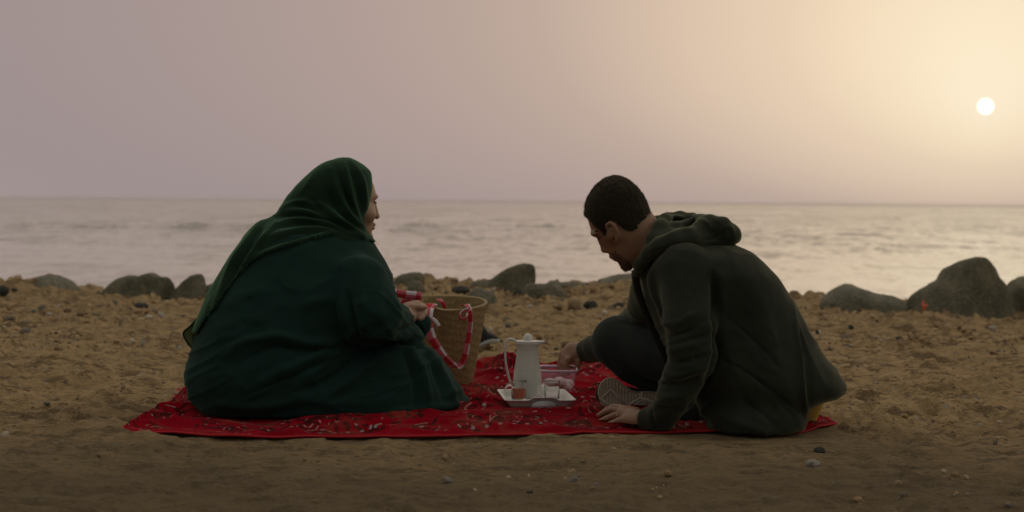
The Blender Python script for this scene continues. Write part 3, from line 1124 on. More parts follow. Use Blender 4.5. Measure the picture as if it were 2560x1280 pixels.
V += N * (.0035 * fbm(V[:, 0] * 7, V[:, 1] * 7, V[:, 2] * 11, o=3) + .005 * (1 - np.abs(fbm(V[:, 0] * 5 + V[:, 2] * 4, V[:, 1] * 4, V[:, 2] * 8 - V[:, 0] * 5, o=2))) ** 4)[:, None]
px_, py_ = proj(V)
N = normals(V, Q)
mask = smoothstep(800, 870, py_) * (1 - smoothstep(1000, 1050, py_))
w1_ = (1 - np.abs(fbm((px_ * .42 + py_ * .91) / 34, (px_ * .91 - py_ * .42) / 190, o=2))) ** 5
mask2 = smoothstep(700, 760, py_) * (1 - smoothstep(840, 870, py_)) * smoothstep(880, 920, px_)
w2_ = (1 - np.abs(fbm((px_ * .75 - py_ * .66) / 26 + 7, (px_ * .66 + py_ * .75) / 110, o=2))) ** 5
V += N * (.0055 * mask * w1_ + .006 * mask2 * w2_)[:, None]
dress = mk('dress', V, Q, M_DRESS, woman)

# headscarf: hood, shoulder wrap and the part running down the back
sd = Sdf((-1.02, 4.90, .26), (-.40, 5.64, .84), .005)
LOWER = [(540, 715), (575, 664), (620, 645), (700, 624), (760, 605), (800, 592), (860, 575), (890, 580), (910, 593), (935, 606)]
LOWER = curve_pts(LOWER, 60)
BACK = curve_pts([(660, 640), (628, 655), (600, 682), (562, 733), (530, 778), (506, 808), (488, 836)], 40)
zloft(sd, [(a_, b_ - 8, c_ + 5, d_ + .007, e_) for a_, b_, c_, d_, e_ in TORSO], n=2.2, shear=.12, k=.02, off=.003)


def reg(px, py):
    low = np.interp(px, LOWER[:, 0], LOWER[:, 1], left=-2000, right=606)
    bk = np.interp(py, BACK[:, 1], BACK[:, 0], left=2000, right=400)
    a = (py - low) / 770.0
    b = (px - bk) / 770.0
    b = np.where(px > 662, 1.0, b)
    return np.minimum(a, np.maximum(b, (py - 846) / 770.0))


sd.region(reg)
zloft(sd, [(394, 848, 872, .022, 5.34), (398, 832, 886, .042, 5.34), (404, 815, 897, .062, 5.34), (414, 797, 911, .082, 5.34), (427, 779, 926, .098, 5.335), (442, 762, 929, .108, 5.335), (466, 739, 931, .116, 5.33),
           (490, 720, 929, .120, 5.33), (512, 706, 924, .122, 5.33), (528, 697, 917, .125, 5.32), (550, 690, 912, .130, 5.315), (575, 690, 909, .135, 5.31), (598, 700, 915, .135, 5.30), (615, 720, 915, .12, 5.30)], n=2.5, k=.018)
V, Q = sd.mesh(5)
FS = [
    ([(858, 400), (868, 440), (878, 490), (893, 535), (910, 575)], .009, 6), ([(868, 404), (886, 450), (900, 500), (908, 548)], -.007, 6), ([(880, 405), (902, 440), (914, 490), (914, 540)], .007, 6),
    ([(830, 425), (842, 475), (868, 525), (900, 566), (915, 590)], .010, 7), ([(842, 420), (858, 470), (880, 520), (903, 556)], -.009, 6), ([(815, 470), (835, 510), (868, 550), (905, 582)], -.010, 7),
    ([(760, 503), (800, 512), (845, 545), (895, 582), (918, 604)], .010, 7), ([(735, 512), (780, 525), (830, 550), (880, 578)], -.009, 6), ([(765, 497), (785, 504), (800, 520), (815, 527)], -.008, 6),
    ([(700, 528), (720, 515), (745, 505), (775, 500)], .008, 7), ([(706, 531), (760, 528), (820, 545), (870, 563), (905, 586)], .009, 7), ([(700, 541), (760, 540), (830, 556), (890, 584)], -.009, 6),
    ([(690, 560), (750, 548), (820, 558), (885, 585), (915, 603)], .009, 6), ([(672, 575), (740, 560), (810, 565), (870, 578)], -.008, 6), ([(650, 600), (700, 585), (770, 572), (850, 570)], .008, 7),
    ([(632, 630), (690, 606), (760, 588), (830, 574)], -.007, 7), ([(640, 640), (700, 618), (770, 598), (840, 578)], .007, 6),
    ([(652, 550), (625, 590), (590, 645), (560, 700), (530, 765)], .009, 7), ([(662, 560), (640, 595), (605, 650), (575, 700), (545, 755)], -.009, 6), ([(690, 560), (655, 600), (618, 650), (590, 690)], .010, 6),
    ([(575, 665), (550, 715), (525, 770), (505, 830)], -.006, 7), ([(790, 430), (770, 460), (745, 490)], .005, 8),
    ([(620, 600), (590, 645), (556, 700), (520, 775)], .004, 6),
]
V = folds(V, Q, [(a_, b_ * 1.2, c_) for a_, b_, c_ in FS])
N = normals(V, Q)
V += N * (.0022 * fbm(V[:, 0] * 12, V[:, 1] * 12, V[:, 2] * 12, o=3))[:, None]
# the loose end of the scarf, a thin sheet hanging free of the back
Lp = curve_pts([(527, 742), (512, 768), (494, 795), (476, 815), (459, 831), (463, 848), (474, 864), (488, 878)], 26)
Rp = curve_pts([(560, 745), (548, 770), (535, 795), (523, 815), (512, 832), (505, 848), (500, 862), (493, 878)], 26)
nu = 14
VV, FF = [], []
for sg in (0, 1):
    for i in range(26):
        for q in range(nu):
            t = q / (nu - 1)
            px, py = Lp[i] * (1 - t) + Rp[i] * t
            Yd = 5.17 + .02 * t + .014 * math.sin(t * 7 + i * .12) + .010 * math.sin(i * .5) - .03 * t * t
            VV.append(S(px, py, Yd + sg * .0022))
n1 = 26 * nu
for i in range(25):
    for q in range(nu - 1):
        a = i * nu + q
        FF.append((a, a + 1, a + nu + 1, a + nu)); FF.append((n1 + a + nu, n1 + a + nu + 1, n1 + a + 1, n1 + a))
for i in range(25):
    for q in (0, nu - 1):
        a = i * nu + q
        f_ = (a, a + nu, n1 + a + nu, n1 + a)
        FF.append(f_ if q == 0 else f_[::-1])
scarf = mk('headscarf', V, Q, M_SCARF, woman)
se = Mat('thin_scarf_end', (.13, .15, .065), .9)
tr = se.nt.nodes.new('ShaderNodeBsdfTranslucent'); tr.inputs[0].default_value = (.24, .26, .10, 1)
ms = se.nt.nodes.new('ShaderNodeMixShader'); ms.inputs[0].default_value = .55
se.nt.links.new(se.b.outputs[0], ms.inputs[1]); se.nt.links.new(tr.outputs[0], ms.inputs[2])
se.nt.links.new(ms.outputs[0], se.nt.nodes['Material Output'].inputs[0])
end = mk('scarf_end', VV, FF, se.m, scarf)
end['label'] = 'thin olive-looking end of the headscarf hanging free behind her back'
hem = tube([S(x, y, 5.168) for x, y in Lp], [.003], 6, 60)
hemo = mk('scarf_hem', *hem, M_SCARF, scarf)

# body: one skin, mostly under the clothes
sd = Sdf((-.86, 4.94, .02), (-.18, 5.72, .80), .0042)
HY = 5.355
zloft(sd, [(430, 815, 895, .05, HY), (445, 795, 922, .060, HY), (460, 788, 934, .066, HY), (480, 785, 939.5, .069, HY), (493, 785, 941, .068, HY), (503, 788, 937, .067, HY), (515, 795, 936, .066, HY),
           (530, 805, 935.5, .064, HY), (550, 820, 933, .060, HY), (563, 832, 932, .055, HY), (575, 845, 930, .05, HY), (586, 858, 927, .044, HY), (597, 875, 923, .034, HY), (604, 890, 916, .018, HY)], n=2.2, k=.02)
sd.cap(S(936, 512, HY + .012), S(941, 538, HY + .016), .007, .0095, k=.008)
sd.ell(S(943, 542, HY + .017), (.0085, .011, .008), k=.006)
sd.ell(S(933.5, 561, HY + .014), (.008, .018, .006), k=.005)
sd.ell(S(931.5, 570.5, HY + .014), (.0075, .016, .006), k=.005)
sd.ell(S(938, 491, HY + .014), (.010, .03, .007), k=.008)
sd.ell(S(922, 594, HY + .01), (.016, .02, .014), k=.012)
sd.ell(S(918, 535, HY - .030), (.028, .030, .026), k=.02)
sd.cap(S(850, 575, 5.34), S(810, 640, 5.32), .058, .07, k=.03)
sd.cap(S(790, 690, 5.31), S(740, 930, 5.28), .14, .17, k=.05)
sd.cap(S(800, 670, 5.26), S(880, 690, 5.24), .06, .045, k=.04)
sd.chain([S(880, 690, 5.24), S(915, 788, 5.13), S(1000, 795, 5.36), S(1022, 789, 5.42)], [.052, .045, .034, .028], k=.02)
sd.chain([S(800, 660, 5.40), S(860, 660, 5.45), S(958, 800, 5.59), S(1035, 805, 5.55)], [.06, .05, .042, .03], k=.02)
sd.chain([S(740, 950, 5.24), S(990, 950, 5.36), S(860, 1000, 5.38)], [.11, .060, .05], k=.04)
sd.chain([S(740, 950, 5.36), S(1000, 930, 5.46), S(860, 990, 5.45)], [.11, .065, .05], k=.04)
# right hand, fingers curled round the strap of the basket
HYh = 5.43
sd.cap(S(1018, 784, HYh), S(1042, 772, HYh + .02), .0285, .024, k=.02)
sd.cap(S(1020, 770, HYh + .01), S(1044, 764, HYh + .03), .020, .017, k=.014)
for i, (a, b, c, d) in enumerate([((1044, 762), (1056, 764), (1060, 772), (1055, 779)), ((1047, 769), (1060, 770), (1063, 778), (1057, 785)), ((1046, 777), (1059, 778), (1061, 786), (1054, 791)), ((1043, 785), (1054, 787), (1055, 794), (1049, 797))]):
    y0 = HYh + .040 - .016 * i
    sd.chain([S(*a, y0), S(*b, y0 + .012), S(*c, y0 + .004), S(*d, y0 - .006)], [.0105, .0095, .0088, .0078], k=.004)
sd.chain([S(1030, 768, HYh - .018), S(1048, 768, HYh - .012), S(1063, 768, HYh + .002)], [.0125, .0105, .0085], k=.005)
V, Q = sd.mesh(1)
mk('body', V, Q, M_SKIN_W, woman)
# eyes and brow
dk = Mat('eyelash_black', (.012, .01, .008), .6).m
e = tube([S(931, 501, HY - .014), S(935, 504.5, HY - .012), S(939, 507, HY - .008), S(942.5, 508.5, HY - .004)], [.0028, .0036, .0028, .0008], 7, 10)
mk('eyelash', *e, dk, woman)
e = tube([S(927, 489, HY - .030), S(934, 487.5, HY - .020), S(941, 490.5, HY - .004)], [.0018, .0026, .002], 7, 10)
mk('eyebrow', *e, dk, woman)
Vl, Fl = ICO2 * np.array([.010, .012, .009]) + S(930.5, 504.5, HY - .004), ICOF2
mk('eye', Vl, Fl, Mat('eye_dark', (.05, .03, .02), .15).m, woman)
Vl = ICO2 * np.array([.0065, .014, .0052]) + S(934.5, 561, HY + .012)
Vk = ICO2 * np.array([.0065, .013, .0055]) + S(932.5, 570.5, HY + .012)
mk('lips', *join((Vl, ICOF2), (Vk, ICOF2)), Mat('lips_rose', (.30, .11, .085), .45).m, woman)

# ------------------------------------------------------------------ the man in the dark hooded jacket
M_JACK = cloth('jacket_grey_green', (.021, .0245, .0195), (.033, .038, .030), 420, .30, sheen_tint=(.8, .8, .5), bump=.2)
M_HOOD = cloth('hood_cloth', (.032, .037, .027), (.047, .053, .039), 420, .38, sheen_tint=(.8, .85, .5), bump=.2)
M_JEAN = cloth('trousers_dark', (.022, .026, .0245), (.033, .038, .036), 420, .10, sheen_tint=(.6, .8, .7))
man = thing('person', 'person in a dark hooded jacket sitting cross-legged, leaning over the food tub', 'person', G0(1800, 1070, .0))
MY = 4.98
sd = Sdf((.16, 4.66, -.01), (1.06, 5.92, .62), .006)
zloft(sd, [(606, 1665, 1810, .05, MY), (614, 1650, 1850, .11, MY), (628, 1632, 1876, .16, MY), (645, 1615, 1897, .195, MY), (680, 1600, 1932, .215, MY), (735, 1606, 1969, .205, MY), (785, 1622, 1999, .195, MY), (840, 1648, 2029, .20, MY),
           (890, 1675, 2059, .21, MY), (930, 1690, 2089, .215, MY), (953, 1700, 2106, .215, MY), (968, 1710, 2110, .21, MY), (980, 1715, 2100, .205, MY), (992, 1720, 2074, .20, MY), (1003, 1725, 2045, .20, MY), (1012, 1730, 2022, .21, MY),
           (1030, 1735, 2014, .22, MY), (1048, 1740, 2013, .225, MY), (1062, 1748, 1998, .225, MY), (1082, 1760, 1986, .22, MY), (1096, 1790, 1960, .20, MY), (1106, 1830, 1930, .15, MY)], n=2.3, k=.02)
sd.cap(S(1712, 672, 4.84), S(1728, 800, 4.78), .078, .076, k=.022)
sd.chain([S(1728, 800, 4.78), S(1733, 885, 4.765), S(1690, 985, 4.80), S(1650, 1046, 4.86)], [.076, .066, .054, .043], k=.018)
sd.cap(S(1650, 1046, 4.86), S(1625, 1048, 4.885), .042, .038, k=.012)
sd.chain([S(1650, 690, 5.16), S(1605, 800, 5.42), S(1530, 862, 5.66), S(1472, 876, 5.78)], [.075, .064, .054, .043], k=.02)
sd.cut_below(.012)
V, Q = sd.mesh(2)
FJ = [
    ([(1640, 640), (1612, 690), (1618, 740), (1645, 800), (1662, 845)], -.008, 7), ([(1655, 640), (1630, 690), (1640, 750), (1668, 810)], .005, 8),
    ([(1782, 690), (1790, 760), (1788, 830), (1792, 885), (1765, 945)], -.020, 9), ([(1800, 690), (1806, 770), (1804, 840)], .005, 10),
    ([(1650, 800), (1690, 812), (1740, 780)], .006, 8), ([(1655, 830), (1700, 835), (1770, 800)], -.006, 7), ([(1660, 880), (1700, 872), (1770, 850)], .007, 8), ([(1658, 900), (1710, 905), (1775, 885)], -.008, 7),
    ([(1655, 930), (1700, 940), (1760, 915)], .007, 8), ([(1650, 955), (1690, 962), (1740, 945)], -.007, 7), ([(1640, 985), (1680, 995), (1722, 985)], .006, 7), ([(1635, 1010), (1675, 1022), (1705, 1012)], -.006, 6),
    ([(1680, 650), (1700, 700), (1720, 760)], .004, 12), ([(1800, 640), (1760, 700), (1770, 740)], .005, 12),
    ([(1800, 775), (1850, 820), (1910, 875), (1960, 935)], -.004, 4), ([(1795, 893), (1850, 920), (1920, 968), (2005, 1040)], -.005, 4), ([(1870, 930), (1930, 985), (1975, 1040)], -.003, 4),
    ([(1985, 800), (2000, 880), (2007, 950), (2013, 1010), (2013, 1045)], .010, 5), ([(2000, 830), (2018, 900), (2022, 960), (2020, 1000)], -.006, 9),
    ([(1850, 1000), (1900, 1030), (1950, 1075)], -.006, 8), ([(1800, 1040), (1860, 1062), (1940, 1092)], .006, 10),
    ([(1860, 700), (1900, 760), (1940, 850)], .004, 18), ([(1725, 1000), (1740, 1040), (1770, 1075)], -.012, 10),
    ([(1628, 1016), (1634, 1050), (1640, 1080)], -.005, 4),
]
V = folds(V, Q, [(a_, b_ * 1.35, c_) for a_, b_, c_ in FJ])
N = normals(V, Q)
V += N * (.0035 * fbm(V[:, 0] * 8, V[:, 1] * 8, V[:, 2] * 8, o=3) + .004 * (1 - np.abs(fbm(V[:, 0] * 6 + V[:, 2] * 3, V[:, 1] * 5, V[:, 2] * 9, o=2))) ** 4)[:, None]
px_, py_ = proj(V)
N = normals(V, Q)
m1 = smoothstep(1610, 1650, px_) * (1 - smoothstep(1775, 1800, px_)) * smoothstep(760, 830, py_)
w1_ = (1 - np.abs(fbm((py_ + .35 * (px_ - 1700)) / 30 + 3, px_ / 130, o=1))) ** 4
m2 = smoothstep(1800, 1840, px_)
w2_ = (1 - np.abs(fbm((px_ - .35 * py_) / 60 + 11, (py_ + .35 * px_) / 260, o=2))) ** 4
V += N * (.0065 * m1 * w1_ + .005 * m2 * w2_)[:, None]
jacket = mk('jacket', V, Q, M_JACK, man)
# zip placket down the front edge
z1 = tube([S(1588, 676, 4.95), S(1592, 715, 4.955), S(1606, 760, 4.96), S(1624, 805, 4.965), S(1648, 860, 4.97), S(1668, 905, 4.97)], [.012, .011, .010], 8, 30)
mk('zip_placket', *z1, cloth('placket_black', (.018, .017, .014), (.022, .021, .017), sheen=.05), jacket)

# the hood lying on his shoulders, an open collar with its crumpled back
sd = Sdf((.34, 4.74, .40), (.74, 5.24, .70), .0042)
sd.ell(S(1698, 604, 4.975), (.120, .150, .056), k=.02)
sd.ell(S(1668, 610, 4.975), (.080, .125, .060), k=.02)
sd.ell(S(1798, 583, 4.975), (.064, .120, .041), k=.016)
sd.chain([S(1745, 552, 4.955), S(1775, 556, 4.90), S(1806, 562, 4.87), S(1832, 586, 4.89), S(1836, 594, 4.98)], [.020, .020, .022, .019, .018], k=.02)
sd.ell(S(1672, 553, 5.055), (.070, .040, .022), k=.016)
sd.chain([S(*q) for q in ((1640, 560, 5.10), (1668, 545, 5.105), (1700, 541, 5.09), (1732, 545, 5.05), (1748, 549, 4.99))], [.013, .015, .016, .015, .016], k=.014)
sd.chain([S(*q) for q in ((1592, 686, 4.95), (1600, 660, 4.905), (1618, 636, 4.872), (1648, 614, 4.848), (1690, 600, 4.842), (1726, 590, 4.85), (1754, 570, 4.885), (1756, 556, 4.94))], [.013, .015, .016, .016, .016, .018, .020, .018], k=.022)
sd.chain([S(*q) for q in ((1592, 686, 4.965), (1606, 650, 5.03), (1622, 600, 5.085), (1640, 565, 5.10))], [.013, .015, .015, .014], k=.02)
sd.cap(S(1760, 600, 4.87), S(1828, 607, 4.90), .018, .013, k=.014)
sd.ell(S(1688, 562, 4.975), (.072, .088, .030), k=.016, mode='s')
sd.chain([S(1620, 628, 4.885), S(1634, 598, 4.893), S(1650, 568, 4.91), S(1662, 551, 4.955), S(1668, 546, 5.02)], [.012, .017, .020, .018, .016], k=.018)
sd.chain([S(1655, 600, 4.89), S(1690, 572, 4.92), S(1722, 558, 4.96)], [.016, .016, .014], k=.02)
V, Q = sd.mesh(2)
V = folds(V, Q, [([(1640, 605), (1690, 580), (1735, 572)], .005, 5), ([(1650, 590), (1690, 568), (1730, 562)], -.004, 5), ([(1760, 602), (1790, 592), (1815, 572)], -.010, 5), ([(1775, 598), (1805, 580), (1822, 566), (1832, 580), (1838, 600)], .006, 5),
                 ([(1750, 548), (1772, 562), (1778, 585)], .006, 5), ([(1783, 552), (1795, 570), (1790, 590)], -.008, 6), ([(1615, 640), (1660, 622), (1720, 612), (1790, 612)], -.005, 5)])
N = normals(V, Q)
V += N * (.002 * fbm(V[:, 0] * 14, V[:, 1] * 14, V[:, 2] * 14, o=3))[:, None]
mk('hood', V, Q, M_HOOD, man)

# trousers
sd = Sdf((.20, 4.70, -.01), (.96, 5.66, .36), .006)
sd.cap(S(1850, 940, 5.08), S(1545, 853, 5.42), .10, .081, k=.02)
sd.chain([S(1545, 858, 5.42), S(1585, 900, 5.40), S(1680, 975, 5.36)], [.082, .072, .052], k=.03)
sd.cap(S(1860, 1010, 4.96), S(1690, 1030, 5.08), .10, .072, k=.03)
sd.chain([S(1690, 1030, 5.10), S(1760, 1020, 5.30), S(1850, 1000, 5.40)], [.072, .06, .05], k=.02)
sd.cut_below(.014)
V, Q = sd.mesh(2)
V = folds(V, Q, [([(1480, 860), (1520, 905), (1580, 950)], .005, 7), ([(1500, 880), (1550, 930), (1620, 965)], -.006, 7), ([(1490, 830), (1520, 880), (1600, 920)], .004, 9), ([(1560, 800), (1600, 806), (1650, 818)], .006, 5), ([(1540, 806), (1600, 815), (1660, 830)], -.004, 5),
                 ([(1600, 860), (1640, 890), (1680, 900)], .005, 9), ([(1560, 870), (1620, 930), (1660, 950)], .005, 9)])
mk('trousers', V, Q, M_JEAN, man)

# shoe, sole turned to the camera
SY = 5.30
OUT = curve_pts([(1494, 985), (1496, 969), (1503, 955), (1515, 946), (1528, 944), (1545, 950), (1561, 963), (1576, 974), (1592, 979), (1612, 978), (1640, 980), (1668, 990), (1678, 1006), (1668, 1024), (1640, 1032), (1600, 1034), (1560, 1036), (1530, 1034), (1512, 1024), (1500, 1005), (1494, 985)], 72)[:-1]
c0 = OUT.mean(0)


def slab(outl, y0, y1, bev=.003):
    V, Fc = [], []
    cc = outl.mean(0)
    pr = [(y0 + bev * .2, .955), (y0, .965), (y0 + bev, 1.0), (y1 - bev, 1.0), (y1, .97)]
    n = len(outl)
    for yy, s in pr:
        for p in outl:
            q = cc + (p - cc) * s
            V.append(S(q[0], q[1], yy))
    for i in range(len(pr) - 1):
        for q in range(n):
            Fc.append((i * n + q, i * n + (q + 1) % n, (i + 1) * n + (q + 1) % n, (i + 1) * n + q))
    Fc.append(tuple(range(n - 1, -1, -1)))
    Fc.append(tuple((len(pr) - 1) * n + q for q in range(n)))
    return np.array(V), Fc


sd = Sdf((.24, 5.28, .0), (.56, 5.48, .18), .0045)
sd.chain([S(1515, 985, SY + .045), S(1560, 1000, SY + .055), S(1620, 1003, SY + .06), S(1660, 1004, SY + .06)], [.036, .042, .040, .038], k=.02)
sd.cap(S(1650, 1000, SY + .06), S(1668, 985, SY + .10), .042, .04, k=.02)
sd.cut_below(.02)
V, Q = sd.mesh(2)
shoe = mk('shoe', V, Q, cloth('shoe_knit_black', (.020, .021, .022), (.03, .03, .03), 600, .1), man)
M_SOLE = Mat('sole_rubber', (.44, .41, .32), .75).m
M_TREAD = Mat('sole_rib_rubber', (.58, .56, .48), .7).m
sole = mk('sole', *slab(OUT, SY, SY + .026), M_SOLE, shoe)
parts = []
for x in range(1503, 1672, 8):        # fine upright slats of the tread
    ysx = []
    for yy in np.linspace(940, 1040, 101):
        if poly_sd(np.array([float(x)]), np.array([yy]), OUT)[0] < -6: ysx.append(yy)
    if len(ysx) > 6:
        parts.append(tube([S(x, ysx[0], SY + .0005), S(x + (1.0 if x % 16 else -1), (ysx[0] + ysx[-1]) / 2, SY + .0005), S(x + 1.5, ysx[-1], SY + .0005)], [.0019], 6, 6))
v, f_ = join(*parts)
sl = mk('tread_slats', v, f_, M_SOLE, shoe)
parts = [tube([S(a, b, SY - .0005) for a, b in p], [.0027], 6) for p in (
    [(1500, 1000), (1527, 974), (1567, 1016)], [(1504, 997), (1516, 1008), (1532, 1018)], [(1567, 1016), (1603, 994), (1606, 980)], [(1603, 994), (1628, 1003), (1650, 1012)], [(1570, 1015), (1600, 1013), (1628, 1017)], [(1588, 1012), (1606, 998), (1618, 1012)])]
mk('tread_ribs', *join(*parts), M_TREAD, shoe)

# body: head, neck, trunk, arms, hands, legs in one skin
sd = Sdf((.145, 4.70, .02), (.96, 6.02, .83), .0042)
HYm = 4.975
k_ = HYm / F
oc = S(1563, 672, HYm)
px_x = S(1564, 672, HYm) - S(1563, 672, HYm)
px_y = S(1563, 671, HYm) - S(1563, 672, HYm)
UP = -.616 * px_x + .788 * px_y; UP = UP / np.linalg.norm(UP)
FW = -.788 * px_x - .616 * px_y; FW = FW / np.linalg.norm(FW)
HEAD = [(-4, -32, 2, .018), (9, -48, 4.5, .034), (21, -62, 2.5, .044), (32, -78, 6, .050), (41, -98, 8.5, .055), (55, -120, 8, .060), (70, -129, 6, .064), (90, -136, 6, .068), (102, -139, 5.5, .070), (115, -142, 10.5, .072),
        (130, -143, 7, .074), (150, -141, 0, .075), (168, -136, -10, .071), (184, -128, -25, .060), (195, -118, -43, .045), (201, -104, -62, .026), (205, -92, -76, .010)]
hrows = [(a * k_, b * k_, c * k_, w_, 0) for a, b, c, w_ in HEAD]
sd.loft(oc, UP, FW, hrows, n=2.3, k=.015)
LC = lambda up, fw, dy=0.0: oc + UP * up * k_ + FW * fw * k_ + np.array([0, dy, 0])
sd.cap(LC(96, 4), LC(72, 9), .008, .0115, k=.010)
sd.ell(LC(69, 12), (.010, .0115, .009), k=.006)
sd.ell(LC(62, 6, -.011), (.010, .007, .008), k=.005)
sd.ell(LC(62, 6, .011), (.010, .007, .008), k=.005)
sd.ell(LC(44, 6.5), (.011, .021, .008), k=.007)
sd.ell(LC(33, 3), (.009, .018, .007), k=.007)
sd.ell(LC(5, -6), (.015, .018, .014), k=.012)
sd.ell(LC(117, 6), (.012, .045, .009), k=.010)
sd.ell(LC(85, -28, -.040), (.03, .028, .02), k=.02)
sd.cap(LC(45, -85), S(1672, 655, 4.98), .066, .072, k=.03)
sd.cap(LC(25, -60), S(1662, 668, 4.975), .045, .05, k=.03)
# ear on the near side
ea = np.array([.45, 0, -.89])
e0 = S(1519, 563, HYm - .073); e1 = S(1541, 602, HYm - .070)
sd.chain([S(1516, 572, HYm - .074), S(1517, 562, HYm - .079), S(1525, 557, HYm - .084), S(1535, 563, HYm - .086), S(1542, 577, HYm - .085), S(1544, 590, HYm - .081), S(1541, 602, HYm - .076)], [.0045, .005, .0055, .006, .006, .0055, .006], k=.004)
sd.ell(S(1529, 580, HYm - .070), (.014, .009, .024), k=.006)
sd.ell(S(1534, 582, HYm - .083), (.005, .007, .009), k=.004, mode='s')
sd.chain([S(1526, 569, HYm - .079), S(1533, 574, HYm - .082), S(1536, 588, HYm - .079)], [.003, .0035, .003], k=.004)
# trunk and legs
sd.cap(S(1735, 720, 4.98), S(1840, 900, 4.98), .10, .13, k=.05)
sd.cap(S(1850, 930, 4.98), S(1870, 1000, 4.98), .15, .14, k=.05)
sd.cap(S(1690, 670, 4.88), S(1710, 685, 5.12), .06, .06, k=.05)
sd.chain([S(1712, 680, 4.86), S(1730, 870, 4.77), S(1650, 1045, 4.86), S(1608, 1049, 4.905)], [.05, .042, .030, .0265], k=.02)
sd.chain([S(1660, 690, 5.14), S(1605, 800, 5.42), S(1480, 874, 5.77), S(1452, 878, 5.80)], [.05, .042, .031, .0265], k=.02)
sd.chain([S(1850, 945, 5.08), S(1560, 856, 5.40), S(1660, 962, 5.37)], [.085, .055, .036], k=.03)
sd.chain([S(1860, 1010, 4.98), S(1700, 1028, 5.09), S(1830, 1003, 5.38)], [.08, .05, .035], k=.03)
# near hand flat on the cloth
sd.chain([S(1606, 1049, 4.905), S(1585, 1043, 4.93), S(1556, 1036, 4.955)], [.0245, .026, .021], k=.012)
sd.cap(S(1590, 1052, 4.90), S(1566, 1051, 4.915), .021, .017, k=.014)
sd.cap(S(1590, 1034, 4.95), S(1556, 1025, 5.00), .018, .017, k=.014)
for a in ([(1552, 1020, 5.02), (1535, 1017, 5.045), (1518, 1024, 5.06), (1506, 1032, 5.07)], [(1551, 1027, 4.985), (1530, 1024, 5.0), (1511, 1031, 5.015), (1496, 1039, 5.02)],
          [(1553, 1037, 4.955), (1534, 1039, 4.965), (1515, 1047, 4.97), (1501, 1053, 4.975)], [(1562, 1049, 4.92), (1546, 1052, 4.925), (1531, 1058, 4.928), (1519, 1062, 4.93)]):
    sd.chain([S(*p) for p in a], [.0118, .0100, .0092, .0080], k=.004)
sd.chain([S(1590, 1030, 4.99), S(1572, 1024, 5.05), S(1556, 1030, 5.09)], [.016, .0125, .0095], k=.008)
# far hand dipping into the tub
sd.chain([S(1452, 878, 5.80), S(1432, 878, 5.81), S(1413, 888, 5.81)], [.0265, .030, .0235], k=.012)
sd.cap(S(1440, 888, 5.79), S(1420, 896, 5.79), .024, .02, k=.012)
for a in ([(1410, 884, 5.83), (1402, 898, 5.835), (1399, 914, 5.83), (1401, 930, 5.825)], [(1409, 889, 5.81), (1401, 903, 5.81), (1399, 919, 5.805), (1404, 936, 5.80)],
          [(1413, 894, 5.79), (1407, 908, 5.785), (1407, 922, 5.785), (1412, 936, 5.785)], [(1420, 899, 5.77), (1416, 912, 5.77), (1418, 925, 5.77), (1421, 934, 5.775)]):
    sd.chain([S(*p) for p in a], [.0125, .0108, .0098, .0085], k=.005)
sd.chain([S(1448, 888, 5.80), S(1446, 906, 5.775), S(1443, 924, 5.77)], [.0165, .0125, .0095], k=.008)
sd.cut_below(.018)
V, Q = sd.mesh(1)
mk('body', V, Q, M_SKIN_M, man)

# hair, cropped short, over the skull; beard along the jaw
M_HAIR = Mat('hair_black', (.022, .018, .012), .75, Sheen_Weight=.3, Sheen_Tint=(.6, .5, .3), Specular_IOR_Level=.2)
ho = M_HAIR.obj()
M_HAIR.set(Normal=M_HAIR.bump(M_HAIR.noise(ho, 260, 2, .7), .9, .004))
HAIRP = [(1440, 415), (1665, 415), (1665, 566), (1640, 568), (1622, 568), (1600, 576), (1580, 579), (1562, 574), (1550, 562), (1541, 552), (1528, 549), (1518, 556), (1515, 572), (1517, 596), (1511, 592), (1499, 574), (1485, 562), (1474, 549), (1467, 541), (1440, 541)]
BEARDP = [(1512, 586), (1526, 598), (1532, 612), (1545, 632), (1562, 644), (1585, 655), (1600, 670), (1590, 690), (1560, 690), (1540, 664), (1524, 645), (1516, 637), (1524, 630), (1532, 632), (1538, 626), (1526, 612)]


def hairmesh(poly, up_, side, rough, kx):
    s2 = Sdf((.16, 4.86, .40), (.50, 5.09, .85), .0035)
    rr = [((a + max(0, a - 90) * up_ / 110) * k_, (b - side) * k_, (c + side) * k_, w_ + side * k_, 0) for a, b, c, w_ in HEAD]
    s2.loft(oc, UP, FW, rr, n=2.3, k=.001)
    if kx == 'beard':
        s2.ell(LC(2, -9), (.016, .018, .014), k=.012)
    s2.region(lambda px, py: poly_sd(px, py, poly) / 817.0)
    v, q = s2.mesh(1)
    n_ = normals(v, q)
    return v + n_ * (rough * fbm(v[:, 0] * 130, v[:, 1] * 130, v[:, 2] * 130, o=2))[:, None], q


def bristles(name, v, q, m, parent, count, ln, wd, lie):
    n_ = normals(v, q)
    pick = rng.integers(0, len(v), count)
    d = n_[pick] + rng.normal(size=(count, 3)) * .35 + lie
    d /= np.linalg.norm(d, axis=1)[:, None]
    sdv = np.cross(d, rng.normal(size=(count, 3))); sdv /= np.linalg.norm(sdv, axis=1)[:, None]
    L_ = (ln * (.5 + .8 * rng.random(count)))[:, None]
    b0 = v[pick] - n_[pick] * .001
    P_ = np.stack([b0 - sdv * wd, b0 + sdv * wd, b0 + d * L_], 1).reshape(-1, 3)
    o_ = mk(name, P_, np.arange(3 * count).reshape(-1, 3), m, parent, smooth=False)
    tag(o_, kind='stuff')
    return o_


